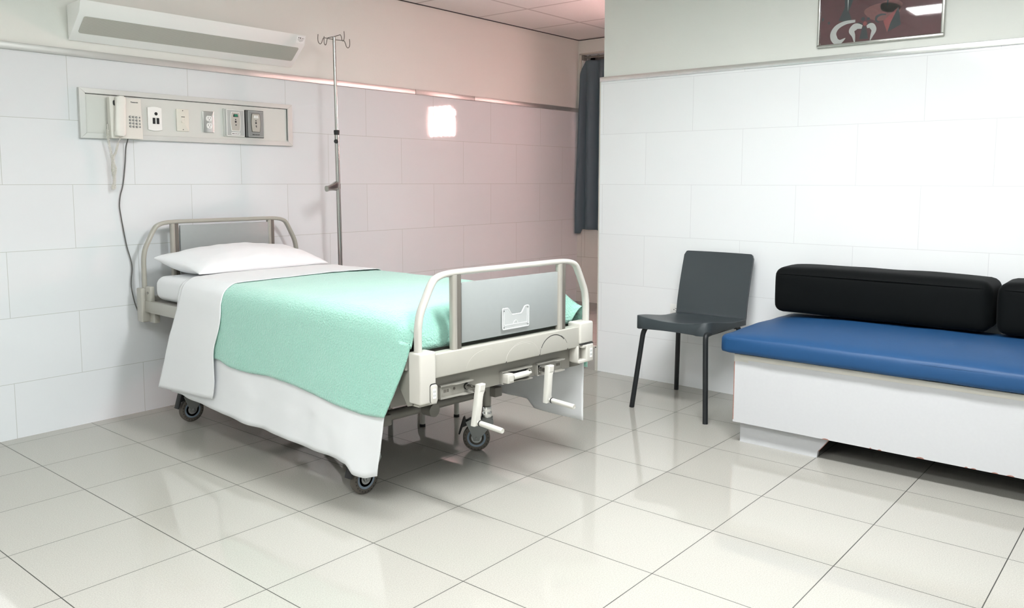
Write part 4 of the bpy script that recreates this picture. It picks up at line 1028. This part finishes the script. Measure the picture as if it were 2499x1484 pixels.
# art coordinates: a runs left to right in the view (0..1), b up from the lower edge in metres
AW = (Y1 - Y0 - 2 * w)
def art(polys, mt, name, lift):
    m = M()
    for p in polys: m.prism([(Y1 - w - a * AW, Z0 + w + b) for a, b in p], lambda y, z, d: PW(y, d, z), .0118, .0118 + lift)
    m.build(name, mt, parent=ar)
def blob(cx, cy_, rx, ry, n=22, k=0.2, seed=0):
    return [(cx + rx * math.cos(2 * PI * i / n) * (1 + k * noise.noise((math.cos(2 * PI * i / n) + seed, math.sin(2 * PI * i / n), seed))), cy_ + ry * math.sin(2 * PI * i / n) * (1 + k * noise.noise((math.sin(2 * PI * i / n), seed, 1.7)))) for i in range(n)]
def crescent(pts, wd, n=8):
    P = catmull([(a, b, 0) for a, b in pts], n); L, R = [], []
    for i, p in enumerate(P):
        tq = (P[min(i + 1, len(P) - 1)] - P[max(i - 1, 0)]); tq = Vector((tq.x * AW, tq.y, 0)).normalized(); nn = Vector((-tq.y / AW, tq.x, 0)); q = i / (len(P) - 1); ww = interp(q, wd)
        L.append((p.x + nn.x * ww, p.y + nn.y * ww)); R.append((p.x - nn.x * ww, p.y - nn.y * ww))
    return L + R[::-1]
art([blob(.53, .130, .15, .040, seed=2), blob(.60, .150, .09, .030, seed=3)], 'art_rose', 'painted_ground', .0003)
art([[(.20, .30), (.31, .30), (.28, .20), (.245, .150), (.275, .105), (.20, .105), (.16, .11), (.21, .17)], [(.56, .20), (.585, .20), (.565, .145)], blob(.37, .106, .016, .009, k=0), blob(.415, .103, .013, .007, k=0), [(.345, .012), (.42, .010), (.405, .050), (.385, .072), (.365, .062)],
     [(.575, .032), (.60, .075), (.657, .142), (.672, .10), (.682, .060), (.63, .046)], [(.72, .30), (1.0, .33), (1.0, .17), (.86, .165), (.74, .18)], [(.32, .090), (.365, .074), (.37, .082), (.34, .092)], [(.41, .085), (.415, .070), (.44, .082), (.43, .090)], blob(.02, .125, .008, .008, k=0), blob(.075, .105, .010, .007, k=0)], 'art_slate', 'painted_dark_shape', .0006)
art([crescent([(.505, .080), (.48, .092), (.485, .108), (.52, .116), (.56, .114)], [(0, .002), (.5, .006), (1, .003)])], 'art_slate', 'painted_arc', .0006)
art([[(.575, .030), (.54, .085), (.657, .141), (.60, .075)], blob(.388, .083, .016, .010, k=0)], 'art_red', 'painted_red_shape', .0009)
art([crescent([(.305, .100), (.22, .097), (.15, .080), (.118, .050), (.135, .018), (.175, .008), (.225, .024)], [(0, .006), (.3, .011), (.6, .016), (.8, .013), (1, .001)]), crescent([(.365, .068), (.315, .074), (.278, .056), (.295, .030), (.305, .000)], [(0, .008), (.3, .016), (.55, .013), (1, .002)]), crescent([(.405, .066), (.44, .070), (.465, .050), (.45, .024), (.436, .001)], [(0, .006), (.3, .014), (.6, .010), (1, .001)]), [(.225, .30), (.248, .30), (.238, .150)]], 'art_white', 'painted_white_curve', .0009)
m = M(); m.box(XP - .0165, XP - .0150, Y0 + .010, Y1 - .010, Z0 + .010, Z1 - .010); m.build('glass', 'picture_glass', parent=t)

# ------------------------------------------------------------------ curtain in the alcove
t = thing('curtain', (XB - .03, -.6, .75), 'dark slate curtain hanging at the window behind the partition', 'curtain')
m = M(); NY, NZ = 180, 40; rows = []
for j in range(NZ + 1):
    q = j / NZ; row = []
    for i in range(NY + 1):
        u = i / NY; y = .045 - 1.30 * u
        zt = 2.155 - .14 * max(0, 1 - u / .045) ** 1.2; zb = .768 - (.035 if u < .03 else 0)
        z = lerp(zt, zb, q)
        ylow = y + (.034 * sm(.15, .95, q) - .010) * max(0, 1 - u / .15)
        ph = u * 88 + .8 * math.sin(u * 31)
        pinch = .45 + .55 * sm(.02, .22, q)
        x = XB - .045 - .026 * pinch * math.sin(ph) - .010 * math.sin(ph * .37 + 2 * q) + .012 * q
        row.append((x, ylow + .006 * math.cos(ph) * pinch, z))
    rows.append(row)
m.grid(rows); o = m.build('curtain_cloth', 'curtain_cloth', parent=t, angle=180); solidify(o, .002)
m = M(); m.tube([(XB - .02, .02, 2.185), (XB - .02, -1.29, 2.185)], .008, 12); m.box(XB - .035, XB + .01, .005, .025, 2.165, 2.205); m.build('curtain_rail', 'shaded_dark_enamel', parent=t)
for k in range(14):
    y = -.045 - .085 * k; m = M(); m.tube([Vector((XB - .02, y, 2.185)) + Vector((.0, .004 * math.sin(a), .016 * math.cos(a))) + Vector((-.012 * math.sin(a), 0, 0)) for a in [2 * PI * i / 12 for i in range(12)]], .0015, 6, closed=True); m.tube([(XB - .032, y, 2.172), (XB - .045, y, 2.150)], .0016, 6); m.build('curtain_hook', 'upright_dark', parent=t)

# ------------------------------------------------------------------ camera, light, view
C = Vector((-.8871, -3.9975, 1.1705)); yaw, pitch, roll = .8739, .1007, -.0015
f = Vector((math.sin(yaw) * math.cos(pitch), math.cos(yaw) * math.cos(pitch), -math.sin(pitch))); r = Vector((math.cos(yaw), -math.sin(yaw), 0)); d = f.cross(r)
cr, sr = math.cos(roll), math.sin(roll); R0 = r * cr + d * sr; D0 = d * cr - r * sr
cam = bpy.data.cameras.new('camera'); co = bpy.data.objects.new('camera', cam); col.objects.link(co)
co.matrix_world = Matrix(((R0.x, -D0.x, -f.x, C.x), (R0.y, -D0.y, -f.y, C.y), (R0.z, -D0.z, -f.z, C.z), (0, 0, 0, 1)))
cam.sensor_width = 36; cam.sensor_fit = 'HORIZONTAL'; cam.lens = 2013.56 / 2499 * 36; cam.shift_x = 0.0; cam.shift_y = -(742 - 645.6) / 2499
cam.clip_start = .02
scene.camera = co
w = bpy.data.worlds.new('world'); scene.world = w; w.use_nodes = True; w.node_tree.nodes['Background'].inputs[0].default_value = (.8, .85, .9, 1); w.node_tree.nodes['Background'].inputs[1].default_value = .3
scene.view_settings.view_transform = 'Standard'; scene.view_settings.look = 'None'; scene.view_settings.gamma = 1.0; scene.view_settings.use_curve_mapping = False
scene.view_settings.exposure = 1.12
scene.cycles.diffuse_bounces = 8; scene.cycles.max_bounces = 14; scene.cycles.transmission_bounces = 8
scene.cycles.sample_clamp_indirect = 6.0
